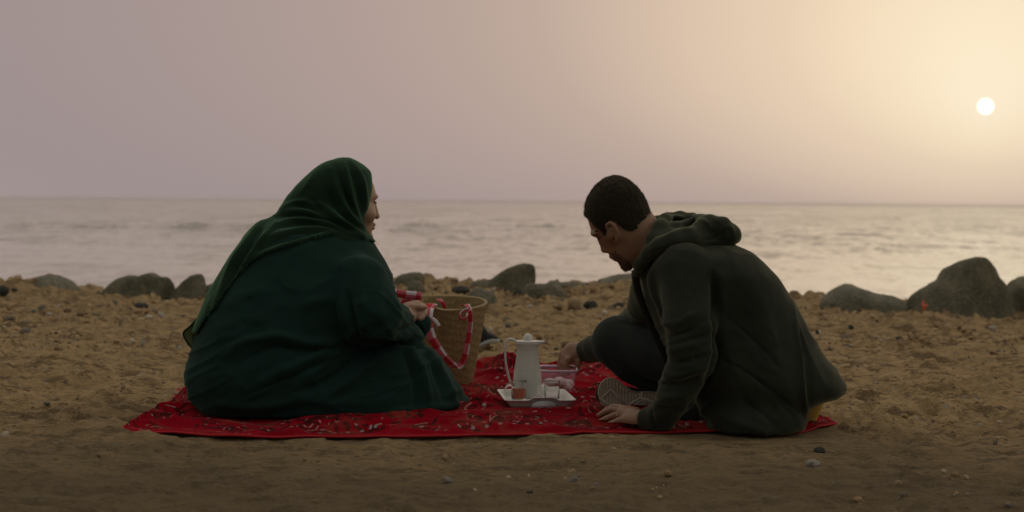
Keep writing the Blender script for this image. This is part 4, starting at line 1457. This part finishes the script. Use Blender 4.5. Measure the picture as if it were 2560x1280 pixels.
V, Q = hairmesh(HAIRP, 5, 6.5, .0016, 'hair')
hairo = mk('hair', V, Q, M_HAIR.m, man)
bristles('hair_strands', V, Q, M_HAIR.m, hairo, 26000, .0055, .0005, UP * -.15)
M_BEARD = Mat('beard_stubble', (.13, .072, .044), .85)
V, Q = hairmesh(BEARDP, 0, 1.0, .0006, 'beard')
beard = mk('beard', V, Q, M_BEARD.m, man)
bristles('beard_strands', V, Q, M_HAIR.m, beard, 2600, .0035, .00035, FW * .2 - UP * .6)
mm = (proj(V)[1] > 655) & (proj(V)[0] < 1592)
idx_ = np.where(mm)[0]
remap = np.full(len(V), -1); remap[idx_] = np.arange(len(idx_))
q2 = remap[Q]; q2 = q2[(q2 >= 0).all(1)]
bristles('beard_strands', V[idx_], q2, M_HAIR.m, beard, 900, .006, .0005, FW * .3 - UP * .9)
e = tube([LC(121, -2, -.050), LC(121, 4, -.035), LC(117, 7, -.018)], [.0018, .0024, .0015], 7, 10)
e2 = tube([LC(121, -2, .050), LC(121, 6, .035), LC(117, 8.5, .016)], [.003, .004, .003], 7, 10)
mk('eyebrow', *e, M_HAIR.m, man); mk('eyebrow', *e2, M_HAIR.m, man)
e = tube([LC(104, -4, -.040), LC(102, 4, -.032), LC(99, 9.5, -.024)], [.0012, .0018, .0008], 7, 10)
mk('eyelash', *e, dk, man)
mk('eye', ICO2 * .0095 + LC(104, -7, -.032), ICOF2, Mat('eyelid_brown', (.16, .085, .05), .7).m, man)
# ring
c1 = S(1546, 1038.3, 4.958)
ax = S(1534, 1039, 4.965) - S(1553, 1037, 4.955); ax /= np.linalg.norm(ax)
b1 = np.cross(ax, [0, 0, 1]); b1 /= np.linalg.norm(b1); b2 = np.cross(b1, ax)
v, f_ = tube([c1 + .0122 * (math.cos(t) * b1 + math.sin(t) * b2) for t in np.linspace(0, 2 * math.pi, 28)[:-1]], [.0026], 8, closed=True, flat=1.0)
v2 = ICO2 * np.array([.0065, .004, .0055]) + c1 + .0135 * (-.85 * np.array([0, 1, 0]) + .5 * np.array([0, 0, 1]))
mk('finger_ring', *join((v, f_), (v2, ICOF2)), Mat('silver', (.75, .76, .78), .25, Metallic=1.0).m, man)['label'] = 'silver ring on his ring finger'

# ------------------------------------------------------------------ the red printed cloth
def edge(k, n):
    p = curve_pts([G0(*q) for q in BL[k]], 400)
    s = np.r_[0, np.cumsum(np.linalg.norm(np.diff(p, axis=0), axis=1))]
    t = np.linspace(0, s[-1], n)
    return np.stack([np.interp(t, s, p[:, i]) for i in range(3)], 1)


nu, nv = 420, 300
EF, EB, EL, ER = edge('F', nu), edge('B', nu), edge('L', nv), edge('R', nv)
u = np.linspace(0, 1, nu)[None, :, None]; v = np.linspace(0, 1, nv)[:, None, None]
P = (1 - v) * EF[None] + v * EB[None] + (1 - u) * EL[:, None] + u * ER[:, None] - \
    ((1 - u) * (1 - v) * EF[0] + u * (1 - v) * EF[-1] + (1 - u) * v * EB[0] + u * v * EB[-1])
x, y = P[..., 0], P[..., 1]
ppx, ppy = proj(np.c_[x.ravel(), y.ravel(), np.zeros(x.size)])
z = np.full(x.size, .006)


def ridge(pts, amp, wd):
    d, t = poly_dist(ppx, ppy, curve_pts(pts, 40))
    return 1.45 * amp * np.exp(-(d / wd) ** 2) * np.sqrt(np.clip(np.sin(np.pi * np.clip(t, .01, .99)), 0, 1))


z += ridge([(930, 1066), (1040, 1053), (1150, 1043), (1280, 1036), (1400, 1031), (1500, 1027), (1560, 1026)], .009, 6)
z += ridge([(1130, 1033), (1220, 1026), (1320, 1022), (1420, 1020), (1490, 1019)], .004, 4)
z += ridge([(860, 1085), (1000, 1076), (1160, 1068), (1330, 1062), (1480, 1060)], .008, 5)
z += ridge([(330, 1070), (420, 1064), (520, 1066), (640, 1072)], .010, 6)
z += ridge([(400, 1034), (450, 1022), (500, 1018)], .014, 6) + ridge([(430, 1002), (470, 996), (510, 992)], .012, 5) + ridge([(360, 1050), (430, 1040), (500, 1042)], .010, 5)
for pts, a, w_ in (([(1180, 925), (1230, 918), (1290, 924), (1350, 922)], .022, 5), ([(1185, 942), (1240, 937), (1300, 942)], .014, 4), ([(1180, 958), (1240, 954), (1290, 961)], .012, 4),
                   ([(1165, 985), (1210, 980), (1250, 984)], .012, 4), ([(1160, 1004), (1210, 999), (1255, 1004)], .010, 4), ([(1440, 930), (1500, 926), (1560, 935)], .014, 4),
                   ([(1440, 950), (1480, 946), (1530, 950)], .010, 4), ([(1440, 972), (1480, 966), (1500, 968)], .010, 4), ([(1440, 990), (1475, 986), (1500, 990)], .010, 4), ([(1445, 1008), (1480, 1004), (1505, 1008)], .010, 4)):
    z += ridge(pts, a * 1.35, w_)
xr, yr = x.ravel(), y.ravel()
wr = fbm(xr * 2.4 + 4, yr * 7.5 + 1 + xr * .8, o=2)
z += .024 * (1 - np.abs(wr)) ** 4 + .0035 * fbm(xr * 6, yr * 14 + 9, o=2)
tin = smoothstep(0, .035, np.minimum(np.minimum(np.broadcast_to(u, (nv, nu, 1)), 1 - u), np.minimum(v, 1 - v) * 1.3)[..., 0]).ravel()
z = .0035 + (z - .0035) * (.25 + .75 * tin)
z += .003 * fbm(xr * 7 + 3, yr * 7, o=2) * (1 - tin)
# lies flat where the tray and the basket stand
for cx_, cy_, r_ in ((.08, 5.43, .20), (-.23, 6.05, .13), (.16, 5.75, .10)):
    m_ = 1 - smoothstep(r_ * .75, r_ * 1.1, np.hypot(xr - cx_, yr - cy_))
    z = z * (1 - m_) + np.minimum(z, .012) * m_
BV = np.c_[xr, yr, z]
lu = np.broadcast_to(np.linspace(0, 1.95, nu)[None, :], (nv, nu)).ravel()
lv = np.broadcast_to(np.linspace(0, 1.9, nv)[:, None], (nv, nu)).ravel()
ii = (np.arange(nv - 1)[:, None] * nu + np.arange(nu - 1)[None, :]).ravel()
top = np.stack([ii, ii + 1, ii + nu + 1, ii + nu], 1)
nb = len(BV)
bot = top[:, ::-1] + nb
rim = []
loop = list(range(nu)) + [i * nu + nu - 1 for i in range(1, nv)] + [(nv - 1) * nu + i for i in range(nu - 2, -1, -1)] + [i * nu for i in range(nv - 2, 0, -1)]
for i in range(len(loop)):
    a, b = loop[i], loop[(i + 1) % len(loop)]
    rim.append((b, a, a + nb, b + nb))
bm_ = Mat('red_printed_cotton', (.5, .01, .02), .95, Sheen_Weight=.05, Sheen_Tint=(1, .1, .15), Specular_IOR_Level=.04)
uvn = bm_.n('ShaderNodeUVMap', uv_map='uv')
warp = bm_.n('ShaderNodeTexNoise', {'Vector': uvn, 'Scale': 9.0, 'Detail': 3.0}, 1)
wv_ = bm_.n('ShaderNodeVectorMath', {0: warp, 1: (.5, .5, .5)}, operation='SUBTRACT')
wv_ = bm_.n('ShaderNodeVectorMath', {0: wv_, 3: .05}, operation='SCALE')
uvw = bm_.n('ShaderNodeVectorMath', {0: uvn, 1: wv_}, operation='ADD')
lowf = bm_.noise(uvn, 3.0, 4)
midf = bm_.noise(uvn, 16.0, 4, .6)
red = bm_.mix(bm_.ramp(lowf, [(.35, 0.0), (.65, 1.0)]), (.30, .003, .0135), (.18, .0025, .0095))
d1 = bm_.n('ShaderNodeTexVoronoi', {'Vector': bm_.scale(uvw, (1, .8, 1)), 'Scale': 10.0, 'Randomness': .75}, 0, voronoi_dimensions='2D')
band = lambda s, a, b: bm_.math('MULTIPLY', bm_.math('GREATER_THAN', s, a), bm_.math('LESS_THAN', s, b))
brk = bm_.math('GREATER_THAN', midf, .47)
brk2 = bm_.math('GREATER_THAN', bm_.noise(uvn, 36.0, 2), .57)
black = bm_.math('MAXIMUM', bm_.math('MULTIPLY', band(d1, .20, .31), brk), band(d1, .03, .10))
d2 = bm_.n('ShaderNodeTexVoronoi', {'Vector': uvw, 'Scale': 15.0, 'Randomness': .9}, 0, voronoi_dimensions='2D')
black = bm_.math('MAXIMUM', black, bm_.math('MULTIPLY', band(d2, .20, .36), bm_.math('GREATER_THAN', bm_.noise(uvn, 7.0, 2), .54)))
lines = bm_.math('LESS_THAN', bm_.math('ABSOLUTE', bm_.math('SUBTRACT', bm_.noise(uvw, 6.0, 1), .5)), .012)
black = bm_.math('MAXIMUM', black, lines)
white = bm_.math('MULTIPLY', band(d1, .315, .345), brk2)
white = bm_.math('MAXIMUM', white, bm_.math('MULTIPLY', band(d1, .135, .165), brk2))
white = bm_.math('MAXIMUM', white, bm_.math('MULTIPLY', bm_.math('LESS_THAN', d2, .085), bm_.math('GREATER_THAN', bm_.noise(uvn, 5.0, 2), .52)))
su = bm_.n('ShaderNodeSeparateXYZ', {0: uvn}, 0); sv = bm_.n('ShaderNodeSeparateXYZ', {0: uvn}, 1)
fu = bm_.math('SUBTRACT', bm_.math('FRACT', bm_.math('DIVIDE', su, .034)), .5)
rows_ = None
for v0 in (.075, 1.80):
    fv = bm_.math('DIVIDE', bm_.math('SUBTRACT', sv, v0), .034)
    dd = bm_.math('LESS_THAN', bm_.math('ADD', bm_.math('MULTIPLY', fu, fu), bm_.math('MULTIPLY', fv, fv)), .024)
    rows_ = dd if rows_ is None else bm_.math('MAXIMUM', rows_, dd)
edgez = bm_.math('LESS_THAN', sv, .055)
inner = bm_.math('SUBTRACT', 1.0, edgez)
black = bm_.math('MULTIPLY', black, inner)
white = bm_.math('MAXIMUM', bm_.math('MULTIPLY', white, inner), rows_)
col = bm_.mix(bm_.math('MULTIPLY', black, .8), red, (.018, .010, .010))
col = bm_.mix(bm_.math('MULTIPLY', white, .7), col, (.36, .32, .30))
dust = bm_.math('MULTIPLY', bm_.ramp(bm_.noise(uvn, 5.5, 6, .7), [(.50, 0.0), (.72, 1.0)]), .6)
col = bm_.mix(dust, col, (.26, .10, .06))
bm_.set(Base_Color=col, Normal=bm_.bump(bm_.math('ADD', bm_.noise(uvn, 55, 3), bm_.math('MULTIPLY', bm_.noise(uvn, 600, 1), .4)), .25, .006))
blanket = mk('picnic_cloth', np.concatenate([BV, BV - [0, 0, .004]]), np.concatenate([top, bot, np.array(rim)]), bm_.m, loc=G0(1200, 1000), uv=np.tile(np.c_[lu, lv], (2, 1)))
tag(blanket, 'red cotton cloth printed with black and white motifs, spread on the sand', 'picnic blanket')
# rolled hem round the cloth
hm = [BV[i] for i in loop[::3]]
v_, f_ = tube(hm, [.0035], 6, closed=True)
LOC_b = LOC[blanket]
mk('hem', v_, f_, Mat('red_hem', (.42, .007, .016), .9).m, blanket)

# ------------------------------------------------------------------ basket
BC = np.array([S(1120, 955, 6.05)[0], 6.05, .013])
basket = thing('woven_basket', 'tall woven straw basket with red and white checked cloth handles', 'basket', BC)
BH = .300
ANG = math.radians(-13)


def bpt(th, t, off=0.0):
    """point on the wall: th round the basket, t 0 foot .. 1 rim"""
    wx = (.088 + .058 * t ** .85) + off
    wy = (.072 + .042 * t) + off
    c, s = math.cos(th), math.sin(th)
    e = 2 / (2.0 - .5 * t)
    X = wx * np.sign(c) * abs(c) ** e; Yv = wy * np.sign(s) * abs(s) ** e
    zz = BH * t + t * t * (.018 * s - .008 * c + .006 * math.sin(2 * th + 1))
    return BC + np.array([X * math.cos(ANG) - Yv * math.sin(ANG), X * math.sin(ANG) + Yv * math.cos(ANG), zz])


NA, NT_ = 540, 200
th = np.linspace(0, 2 * np.pi, NA, endpoint=False)
tt = np.linspace(0, 1, NT_)
Vb, colb = [], []
for inner_ in (0, 1):
    for i, t in enumerate(tt):
        for q, a in enumerate(th):
            U = (a / (2 * np.pi)) * 66 + t * 22
            W = (a / (2 * np.pi)) * 66 - t * 22
            ci, cj = math.floor(U), math.floor(W)
            fu_, fw_ = U - ci, W - cj
            over = (ci + cj) % 2
            hgt_ = math.sin(math.pi * (fw_ if over else fu_)) * (.55 + .45 * math.sin(math.pi * (fu_ if over else fw_)))
            off = (.0042 * hgt_ - .002) if not inner_ else (-.0065 - .003 * hgt_)
            Vb.append(bpt(a, t, off))
            r_ = ((ci % 66) * 131 + (cj % 66) * 71) % 17 / 17.0
            r2 = ((ci % 66) * 37 + (cj % 66) * 113) % 11 / 11.0
            cc = np.array([.40, .30, .145]) * (.70 + .55 * r_) * (1 - .12 * r2)
            colb.append(cc + np.array([0, .012, 0]) * r2)
nb = NA * NT_
A_ = (np.arange(NT_ - 1)[:, None] * NA + np.arange(NA)[None, :]).ravel()
B_ = (np.arange(NT_ - 1)[:, None] * NA + (np.arange(NA)[None, :] + 1) % NA).ravel()
Qo = np.stack([A_, B_, B_ + NA, A_ + NA], 1)
Qi = np.stack([B_, A_, A_ + NA, B_ + NA], 1) + nb
kk = np.arange(NA); k1 = (kk + 1) % NA
Qr = np.stack([(NT_ - 1) * NA + kk, (NT_ - 1) * NA + k1, nb + (NT_ - 1) * NA + k1, nb + (NT_ - 1) * NA + kk], 1)
sm_ = Mat('straw', (.3, .2, .1), .8, Specular_IOR_Level=.25)
tint = sm_.n('ShaderNodeVertexColor', layer_name='tint')
fn_ = sm_.noise(sm_.obj(), 240, 3, .7)
sm_.set(Base_Color=sm_.mix(sm_.ramp(fn_, [(.4, 0.0), (.7, .6)]), tint, (.20, .145, .07)))
mk('wall', np.array(Vb), np.concatenate([Qo, Qi, Qr]), sm_.m, basket, col=np.array(colb))
bt = [bpt(a, 0.0, -.003) + np.array([0, 0, .008]) for a in th[::9]]
mk('bottom', bt, [tuple(range(len(bt)))], Mat('straw_plain', (.20, .14, .07), .9).m, basket)
M_STRAW = Mat('straw_rim', (.44, .34, .18), .8).m
br = []
for s0 in (0, math.pi):
    pts = []
    for a in np.linspace(0, 2 * np.pi, 361)[:-1]:
        p_ = bpt(a, 1.0, -.002)
        ph = a * 44 + s0
        o_ = bpt(a, 1.0, .003) - p_; o_ /= np.linalg.norm(o_)
        pts.append(p_ + o_ * .0030 * math.cos(ph) + np.array([0, 0, .0025 + .0030 * math.sin(ph)]))
    mk('rim_strand', *tube(pts, [.0032], 6, closed=True), M_STRAW, basket)

gg = Mat('red_white_gingham', (.6, .1, .1), .9, Sheen_Weight=.1)
uvn = gg.n('ShaderNodeUVMap', uv_map='uv')
su = gg.n('ShaderNodeSeparateXYZ', {0: uvn}, 0); sv = gg.n('ShaderNodeSeparateXYZ', {0: uvn}, 1)
a1 = gg.math('GREATER_THAN', gg.math('FRACT', gg.math('DIVIDE', su, .080)), .5)
a2 = gg.math('LESS_THAN', sv, .006)
sm2 = gg.math('ADD', a1, a2)
weav = gg.noise(uvn, 900, 1)
gc = gg.mix(gg.math('MULTIPLY', gg.math('GREATER_THAN', sm2, .5), 1.0), (.74, .70, .74), (.58, .13, .17))
gc = gg.mix(gg.math('GREATER_THAN', sm2, 1.5), gc, (.46, .010, .020))
gg.set(Base_Color=gc, Normal=gg.bump(weav, .2, .002))


def strap(name, pts, widths, wdir, n=60, uv0=(0, 0)):
    v_, f_, uv_ = ribbon(pts, widths, wdir, .003, n)
    return mk(name, v_, f_, gg.m, basket, uv=uv_ + np.array(uv0))


strap('handle', [S(1082, 762, 5.985), S(1076, 763, 5.945), S(1071, 778, 5.915), S(1070, 805, 5.91), S(1077, 838, 5.912), S(1094, 868, 5.915), S(1114, 895, 5.92), S(1137, 914, 5.925), S(1150, 914, 5.925), S(1161, 895, 5.92),
                 S(1168, 865, 5.915), S(1173, 835, 5.912), S(1176, 805, 5.91), S(1175, 782, 5.912), S(1168, 763, 5.935), S(1155, 762, 5.985)], [.036, .036, .034, .026, .024, .022, .020, .019, .018], [(1, 0, -.05), (1, 0, -.3), (1, 0, -.7), (.8, -.2, 0), (1, -.4, .6), (1, -.6, .2), (1, -.2, 0)], 90, (.018, 0))
strap('handle_knot', [S(1172, 772, 5.905), S(1160, 777, 5.90), S(1150, 786, 5.895), S(1152, 797, 5.893), S(1163, 796, 5.893), S(1170, 784, 5.90)], [.016, .018, .019, .019, .017], [(.2, -1, .5), (.3, -.6, .8), (.2, -.9, .2), (0, -.5, 1)], 30)
strap('handle_end', [S(1081, 796, 5.905), S(1090, 804, 5.90), S(1099, 817, 5.898)], [.011, .014, .012], [(1, -.2, .8), (1, -.1, .7)], 16, (.002, .02))
strap('handle', [S(965, 730, 5.74), S(995, 734, 5.76), S(1020, 737, 5.78), S(1046, 740, 5.80), S(1051, 744, 5.815), S(1046, 749, 5.83), S(1018, 752, 5.84), S(1000, 755, 5.86)], [.029, .029, .029, .028, .026, .02], [(.05, -.3, 1), (.05, -.3, 1), (.05, -.2, 1)], 60, (.004, .004))
strap('handle_end', [S(1093, 749, 6.125), S(1101, 751, 6.10), S(1109, 760, 6.09), S(1112, 772, 6.09)], [.012, .014, .014], [(1, 0, .4), (1, 0, .1)], 20)

# ------------------------------------------------------------------ tray and what stands on it
M_WHITE = Mat('white_plastic', (.72, .70, .67), .35, Specular_IOR_Level=.4)
M_WHITE.set(Roughness=M_WHITE.ramp(M_WHITE.noise(M_WHITE.obj(), 30, 4), [(.3, .28), (.7, .48)]))
TC = np.array([.083, 5.425, .017]); TA = math.radians(5.5)
tray = thing('tray', 'white plastic serving tray with a raised grip in its front edge', 'tray', TC)


def rrect(hx, hy, r, n=160):
    pts = []
    per = [(hx - r, -hy, 1, 0)]
    P_ = []
    for cx_, cy_, a0 in ((hx - r, hy - r, 0), (-hx + r, hy - r, 90), (-hx + r, -hy + r, 180), (hx - r, -hy + r, 270)):
        for a in np.linspace(a0, a0 + 90, 12):
            P_.append((cx_ + r * math.cos(math.radians(a)), cy_ + r * math.sin(math.radians(a))))
    P_ = np.array(P_ + [P_[0]])
    s_ = np.r_[0, np.cumsum(np.linalg.norm(np.diff(P_, axis=0), axis=1))]
    t_ = np.linspace(0, s_[-1], n, endpoint=False)
    return np.stack([np.interp(t_, s_, P_[:, i]) for i in range(2)], 1)


prof = [(-.030, .004, 0), (-.027, .0045, 0), (-.022, .010, .3), (-.010, .026, 1), (-.004, .0285, 1), (0.0, .0285, 1), (.001, .0265, 1), (-.002, .0245, 1), (-.006, .0235, 1), (-.013, .012, .4), (-.021, .001, 0), (-.026, 0, 0)]
n_t = 200
Vt = []
for dr, zz, hp in prof:
    pr = rrect(.1175 + dr, .158 + dr, .022 + max(dr, -.018) * .5, n_t)
    for p_ in pr:
        h = 0.0
        front = abs(p_[1]) > .10
        hump = smoothstep(.052, .030, abs(p_[0] - .010)) if front else 0.0
        zz2 = zz + hp * hump * .0095
        x_, y_ = p_
        if dr > -.014 and zz < .0235 and front:
            y_ -= np.sign(y_) * .006 * hump
        Vt.append(TC + np.array([x_ * math.cos(TA) - y_ * math.sin(TA), x_ * math.sin(TA) + y_ * math.cos(TA), zz2]))
Ft = []
for i in range(len(prof) - 1):
    for q in range(n_t):
        Ft.append((i * n_t + (q + 1) % n_t, i * n_t + q, (i + 1) * n_t + q, (i + 1) * n_t + (q + 1) % n_t))
Ft.append(tuple(range(n_t)))
Ft.append(tuple((len(prof) - 1) * n_t + q for q in range(n_t - 1, -1, -1)))
mk('dish', np.array(Vt), Ft, M_WHITE.m, tray)
# finger scoop under the front grip
gl = []
for i in range(22):
    a = math.pi * i / 21
    gl.append((.010 + .043 * math.cos(a), .0245 * math.sin(a) ** .8))
Vs = []
for dy in (0, .004):
    for gx, gz_ in gl:
        y_ = -.1505 + dy - .006 * gz_ / .02
        Vs.append(TC + np.array([gx * math.cos(TA) - y_ * math.sin(TA), gx * math.sin(TA) + y_ * math.cos(TA), .0015 + gz_]))
n_ = len(gl)
Fs = [tuple(range(n_)), tuple(range(2 * n_ - 1, n_ - 1, -1))] + [((i + 1) % n_, i, n_ + i, n_ + (i + 1) % n_) for i in range(n_)]
mk('grip_panel', Vs, Fs, Mat('tray_grip_gloss', (.62, .62, .62), .12).m, tray)

FLOOR = TC[2] + .0045
# flask
fx = S(1318, 990, 5.55)[0]
FC = np.array([fx, 5.55, FLOOR])
flask = thing('vacuum_flask', 'white fluted vacuum flask with a round knob lid, standing on the tray', 'flask', FC)
M_FL = Mat('flask_white', (.74, .73, .67), .30, Subsurface_Weight=.05, Subsurface_Scale=.01)
prof = [(.040, 0), (.0455, .002), (.0468, .010), (.0478, .030), (.0485, .050), (.0482, .065), (.0470, .080), (.0450, .095), (.0425, .110), (.0402, .125), (.0382, .140), (.0370, .155), (.0365, .165), (.0372, .172), (.0392, .180), (.0420, .186), (.0425, .188), (.0405, .189)]
zs_ = np.linspace(0, .189, 60)
pz = np.array([p[1] for p in prof]); prr = np.array([p[0] for p in prof])
prof2 = [(float(np.interp(z_, pz, prr)), float(z_)) for z_ in np.r_[[0, .002], zs_[1:]]]


def flute(r, z_, a):
    k = smoothstep(.075, .095, z_) * (1 - smoothstep(.158, .168, z_))
    rr = r - k * .0030 * (.5 + .5 * math.cos(a * 26)) ** 2
    spout = smoothstep(.176, .188, z_)
    da = (a + math.pi) % (2 * math.pi) - math.pi
    return rr + spout * .017 * math.exp(-(da / .42) ** 2)


mk('body', *lathe(prof2, 208, FC, flute), M_FL.m, flask)
lid = [(.0395, .1895), (.0415, .1900), (.0418, .1915), (.040, .1930), (.020, .1945), (.016, .195)]
mk('lid', *lathe(lid, 64, FC, lambda r, z_, a: r + (.018 * math.exp(-(((a + math.pi) % (2 * math.pi) - math.pi) / .40) ** 2) if r > .03 else 0)), M_WHITE.m, flask)
kn = [(.0165 * math.cos(t), .1955 + .0235 * math.sin(t)) for t in np.linspace(-.05, 1.53, 14)]
mk('knob', *lathe(kn, 32, FC), M_WHITE.m, flask)
hp = [S(1287, 852, 5.55), S(1279, 848, 5.55), S(1270, 850, 5.55), S(1264, 862, 5.55), S(1263, 885, 5.55), S(1265, 910, 5.55), S(1270, 935, 5.55), S(1276, 955, 5.55), S(1283, 966, 5.55)]
mk('handle', *tube(hp, [.0048, .0045, .0040, .0038, .0038], 10, 50, flat=1.0), M_WHITE.m, flask)

# glasses
GM = Mat('clear_glass', (1, 1, 1), .02, IOR=1.45, Transmission_Weight=1.0)
TM = Mat('tea', (.64, .095, .008), .02, IOR=1.33, Transmission_Weight=1.0)


def glass(label, px, Yc, tea):
    c = np.array([S(px, 990, Yc)[0], Yc, FLOOR])
    g_ = thing('glass_cup', label, 'glass', c, 'small glass cups on the tray')
    r = .0262
    pr = [(.010, .0), (.022, .0), (.0245, .002), (.0252, .006), (r, .062), (r + .0004, .0655), (r - .0006, .0668), (r - .0016, .0655), (r - .0022, .060), (.0228, .009), (.0215, .0072), (.010, .0068)]
    pr = [(max(a, .0005), b) for a, b in pr]
    mk('cup', *lathe(pr, 48, c, lambda rr, z_, a: rr + (.0005 * math.cos(a * 14) if .01 < z_ < .05 else 0)), GM.m, g_)
    a0 = math.radians(188)
    d_ = np.array([math.cos(a0), math.sin(a0), 0])
    hp_ = [c + d_ * q + np.array([0, 0, zz]) for q, zz in ((.0255, .050), (.034, .053), (.043, .046), (.0445, .034), (.040, .022), (.032, .014), (.0250, .012))]
    mk('handle', *tube(hp_, [.0034, .0036, .0036, .0034, .003], 10, 30), GM.m, g_)
    if tea:
        pr = [(.0005, .0078), (.0212, .0078), (.0222, .010), (.0232, .0385), (.0236, .0395), (.0005, .0392)]
        mk('tea', *lathe(pr, 40, c), TM.m, g_)


glass('glass cup half full of reddish brown tea, left one on the tray', 1297, 5.452, True)
glass('empty clear glass cup, right one on the tray beside the flask', 1380, 5.462, False)

# food tub with round white sweets
UB = np.array([S(1392, 985, 5.75)[0], 5.75, .014])
tub = thing('food_tub', 'pink translucent plastic tub the man reaches into, behind the tray', 'food container', UB)
PM = Mat('pink_translucent_plastic', (.80, .52, .66), .25)
tr = PM.nt.nodes.new('ShaderNodeBsdfTransparent'); tr.inputs[0].default_value = (.985, .89, .945, 1)
tl = PM.nt.nodes.new('ShaderNodeBsdfTranslucent'); tl.inputs[0].default_value = (.85, .50, .66, 1)
m1 = PM.nt.nodes.new('ShaderNodeMixShader'); m1.inputs[0].default_value = .35
PM.nt.links.new(PM.b.outputs[0], m1.inputs[1]); PM.nt.links.new(tl.outputs[0], m1.inputs[2])
m2 = PM.nt.nodes.new('ShaderNodeMixShader'); m2.inputs[0].default_value = .76
PM.nt.links.new(m1.outputs[0], m2.inputs[1]); PM.nt.links.new(tr.outputs[0], m2.inputs[2])
PM.nt.links.new(m2.outputs[0], PM.nt.nodes['Material Output'].inputs[0])


def rring(sets, cap0=True, cap1=False, n=96):
    Vv, Ff = [], []
    for hx, hy, r, z_ in sets:
        for p_ in rrect(hx, hy, r, n):
            Vv.append(UB + np.array([p_[0], p_[1], z_]))
    for i in range(len(sets) - 1):
        for q in range(n):
            Ff.append((i * n + q, i * n + (q + 1) % n, (i + 1) * n + (q + 1) % n, (i + 1) * n + q))
    if cap0: Ff.append(tuple(range(n - 1, -1, -1)))
    if cap1: Ff.append(tuple((len(sets) - 1) * n + q for q in range(n)))
    return np.array(Vv), Ff


mk('wall', *rring([(.050, .066, .03, .0), (.0535, .0695, .03, .002), (.0665, .088, .034, .084)]), PM.m, tub)
mk('rim', *rring([(.0662, .088, .034, .079), (.0715, .093, .036, .080), (.0725, .094, .036, .087), (.0715, .093, .036, .0895), (.0685, .090, .035, .0895), (.0665, .088, .034, .086), (.0665, .088, .034, .083)], False), Mat('pink_rim', (.74, .52, .66), .25).m, tub)
CM = Mat('sugar_sweet', (.68, .60, .50), .8)
CM.set(Base_Color=CM.mix(CM.ramp(CM.noise(CM.obj(), 26, 3), [(.52, 0.0), (.66, 1.0)]), (.72, .68, .62), (.58, .42, .26)), Normal=CM.bump(CM.noise(CM.obj(), 120, 3), .3, .004))
sw = [('white round sweet at the front left of the tub, beside the flask', -.026, -.048, .032, .0235), ('largest white round sweet near the middle of the tub, against its front wall', .008, -.050, .036, .0245), ('yellowish round sweet pressed against the right wall of the tub', .038, -.030, .030, .021),
      ('round sweet lying low in the right front corner of the tub', .030, -.046, .021, .020), ('pale sweet lying lowest at the front of the tub, under the two white ones', -.006, -.040, .020, .019), ('round sweet at the back of the tub under the man\'s fingers', .000, .010, .024, .022), ('round sweet at the back right of the tub', .030, .022, .024, .022), ('round sweet at the back left of the tub', -.028, .016, .023, .022)]
for i, (lab, dx, dy, dz, r) in enumerate(sw):
    r *= 1.08; dz += .003
    V_ = ICO2 * np.array([r, r, r * .85])
    V_ = V_ * (1 + .04 * fbm(V_[:, 0] * 60 + i, V_[:, 1] * 60, V_[:, 2] * 60, o=2))[:, None] + UB + np.array([dx, dy, dz])
    tag(mk('round_sweet', V_, ICOF2, CM.m, loc=UB + np.array([dx, dy, dz - r * .85])), lab, 'sweet', 'round sweets in the tub')

# ------------------------------------------------------------------ shoe left on the sand, yellow container behind the man
g = G(1205, 866)
SYh = float(g[1])
shoe2 = thing('shoe', 'dark slip-on shoe with a thick white sole lying behind the basket', 'shoe', g)


def xloft(rows, Yc, hy, p=.6):
    Vv = []
    seg = 20
    for px, pb, pt, k in rows:
        a, b = S(px, pb, Yc), S(px, pt, Yc)
        for q in range(seg):
            t_ = 2 * math.pi * q / seg
            ca, sa = math.cos(t_), math.sin(t_)
            Vv.append((a[0], Yc + hy * k * np.sign(ca) * abs(ca) ** p, (a[2] + b[2]) / 2 + (b[2] - a[2]) / 2 * np.sign(sa) * abs(sa) ** p))
    Ff = []
    n = len(rows)
    for i in range(n - 1):
        for q in range(seg):
            Ff.append((i * seg + q, (i + 1) * seg + q, (i + 1) * seg + (q + 1) % seg, i * seg + (q + 1) % seg))
    Ff += [tuple(range(seg)), tuple((n - 1) * seg + q for q in range(seg - 1, -1, -1))]
    return np.array(Vv), Ff


mk('upper', *xloft([(1146, 862, 852, .4), (1152, 864, 818, .8), (1165, 865, 806, .85), (1185, 865, 806, .8), (1200, 864, 808, .8), (1207, 862, 811, .85), (1213, 858, 820, .95), (1220, 854, 830, 1.0), (1230, 850, 834, .98), (1240, 849, 839, .9), (1247, 850, 845, .5)], SYh, .043, .8), cloth('shoe_dark_knit', (.030, .032, .033), (.042, .044, .044), 600, .1), shoe2)
mk('sole', *xloft([(1144, 872, 862, .5), (1150, 874, 861, .9), (1170, 874, 861, .9), (1188, 872, 860, .85), (1200, 868, 857, .9), (1210, 863, 851, 1.0), (1220, 860, 846.5, 1.05), (1232, 858, 843.5, 1.0), (1242, 857, 844.5, .85), (1248, 854, 847, .5), (1249.5, 852, 849, .2)], SYh, .046, .5), Mat('white_rubber', (.38, .38, .365), .6).m, shoe2)

YB = np.array([S(1996, 1040, 5.10)[0], 5.10, .012])
bk = thing('yellow_container', 'yellow plastic container half hidden behind the man\'s jacket hem', 'container', YB)
YM = Mat('yellow_plastic', (.74, .58, .14), .5).m
UBs = UB.copy(); UB = YB
mk('wall', *rring([(.050, .045, .02, 0), (.053, .048, .02, .002), (.058, .052, .02, .020), (.060, .054, .02, .022), (.090, .075, .025, .105), (.092, .077, .025, .108), (.088, .073, .025, .108), (.058, .052, .02, .03)], True, True), YM, bk)
UB = UBs
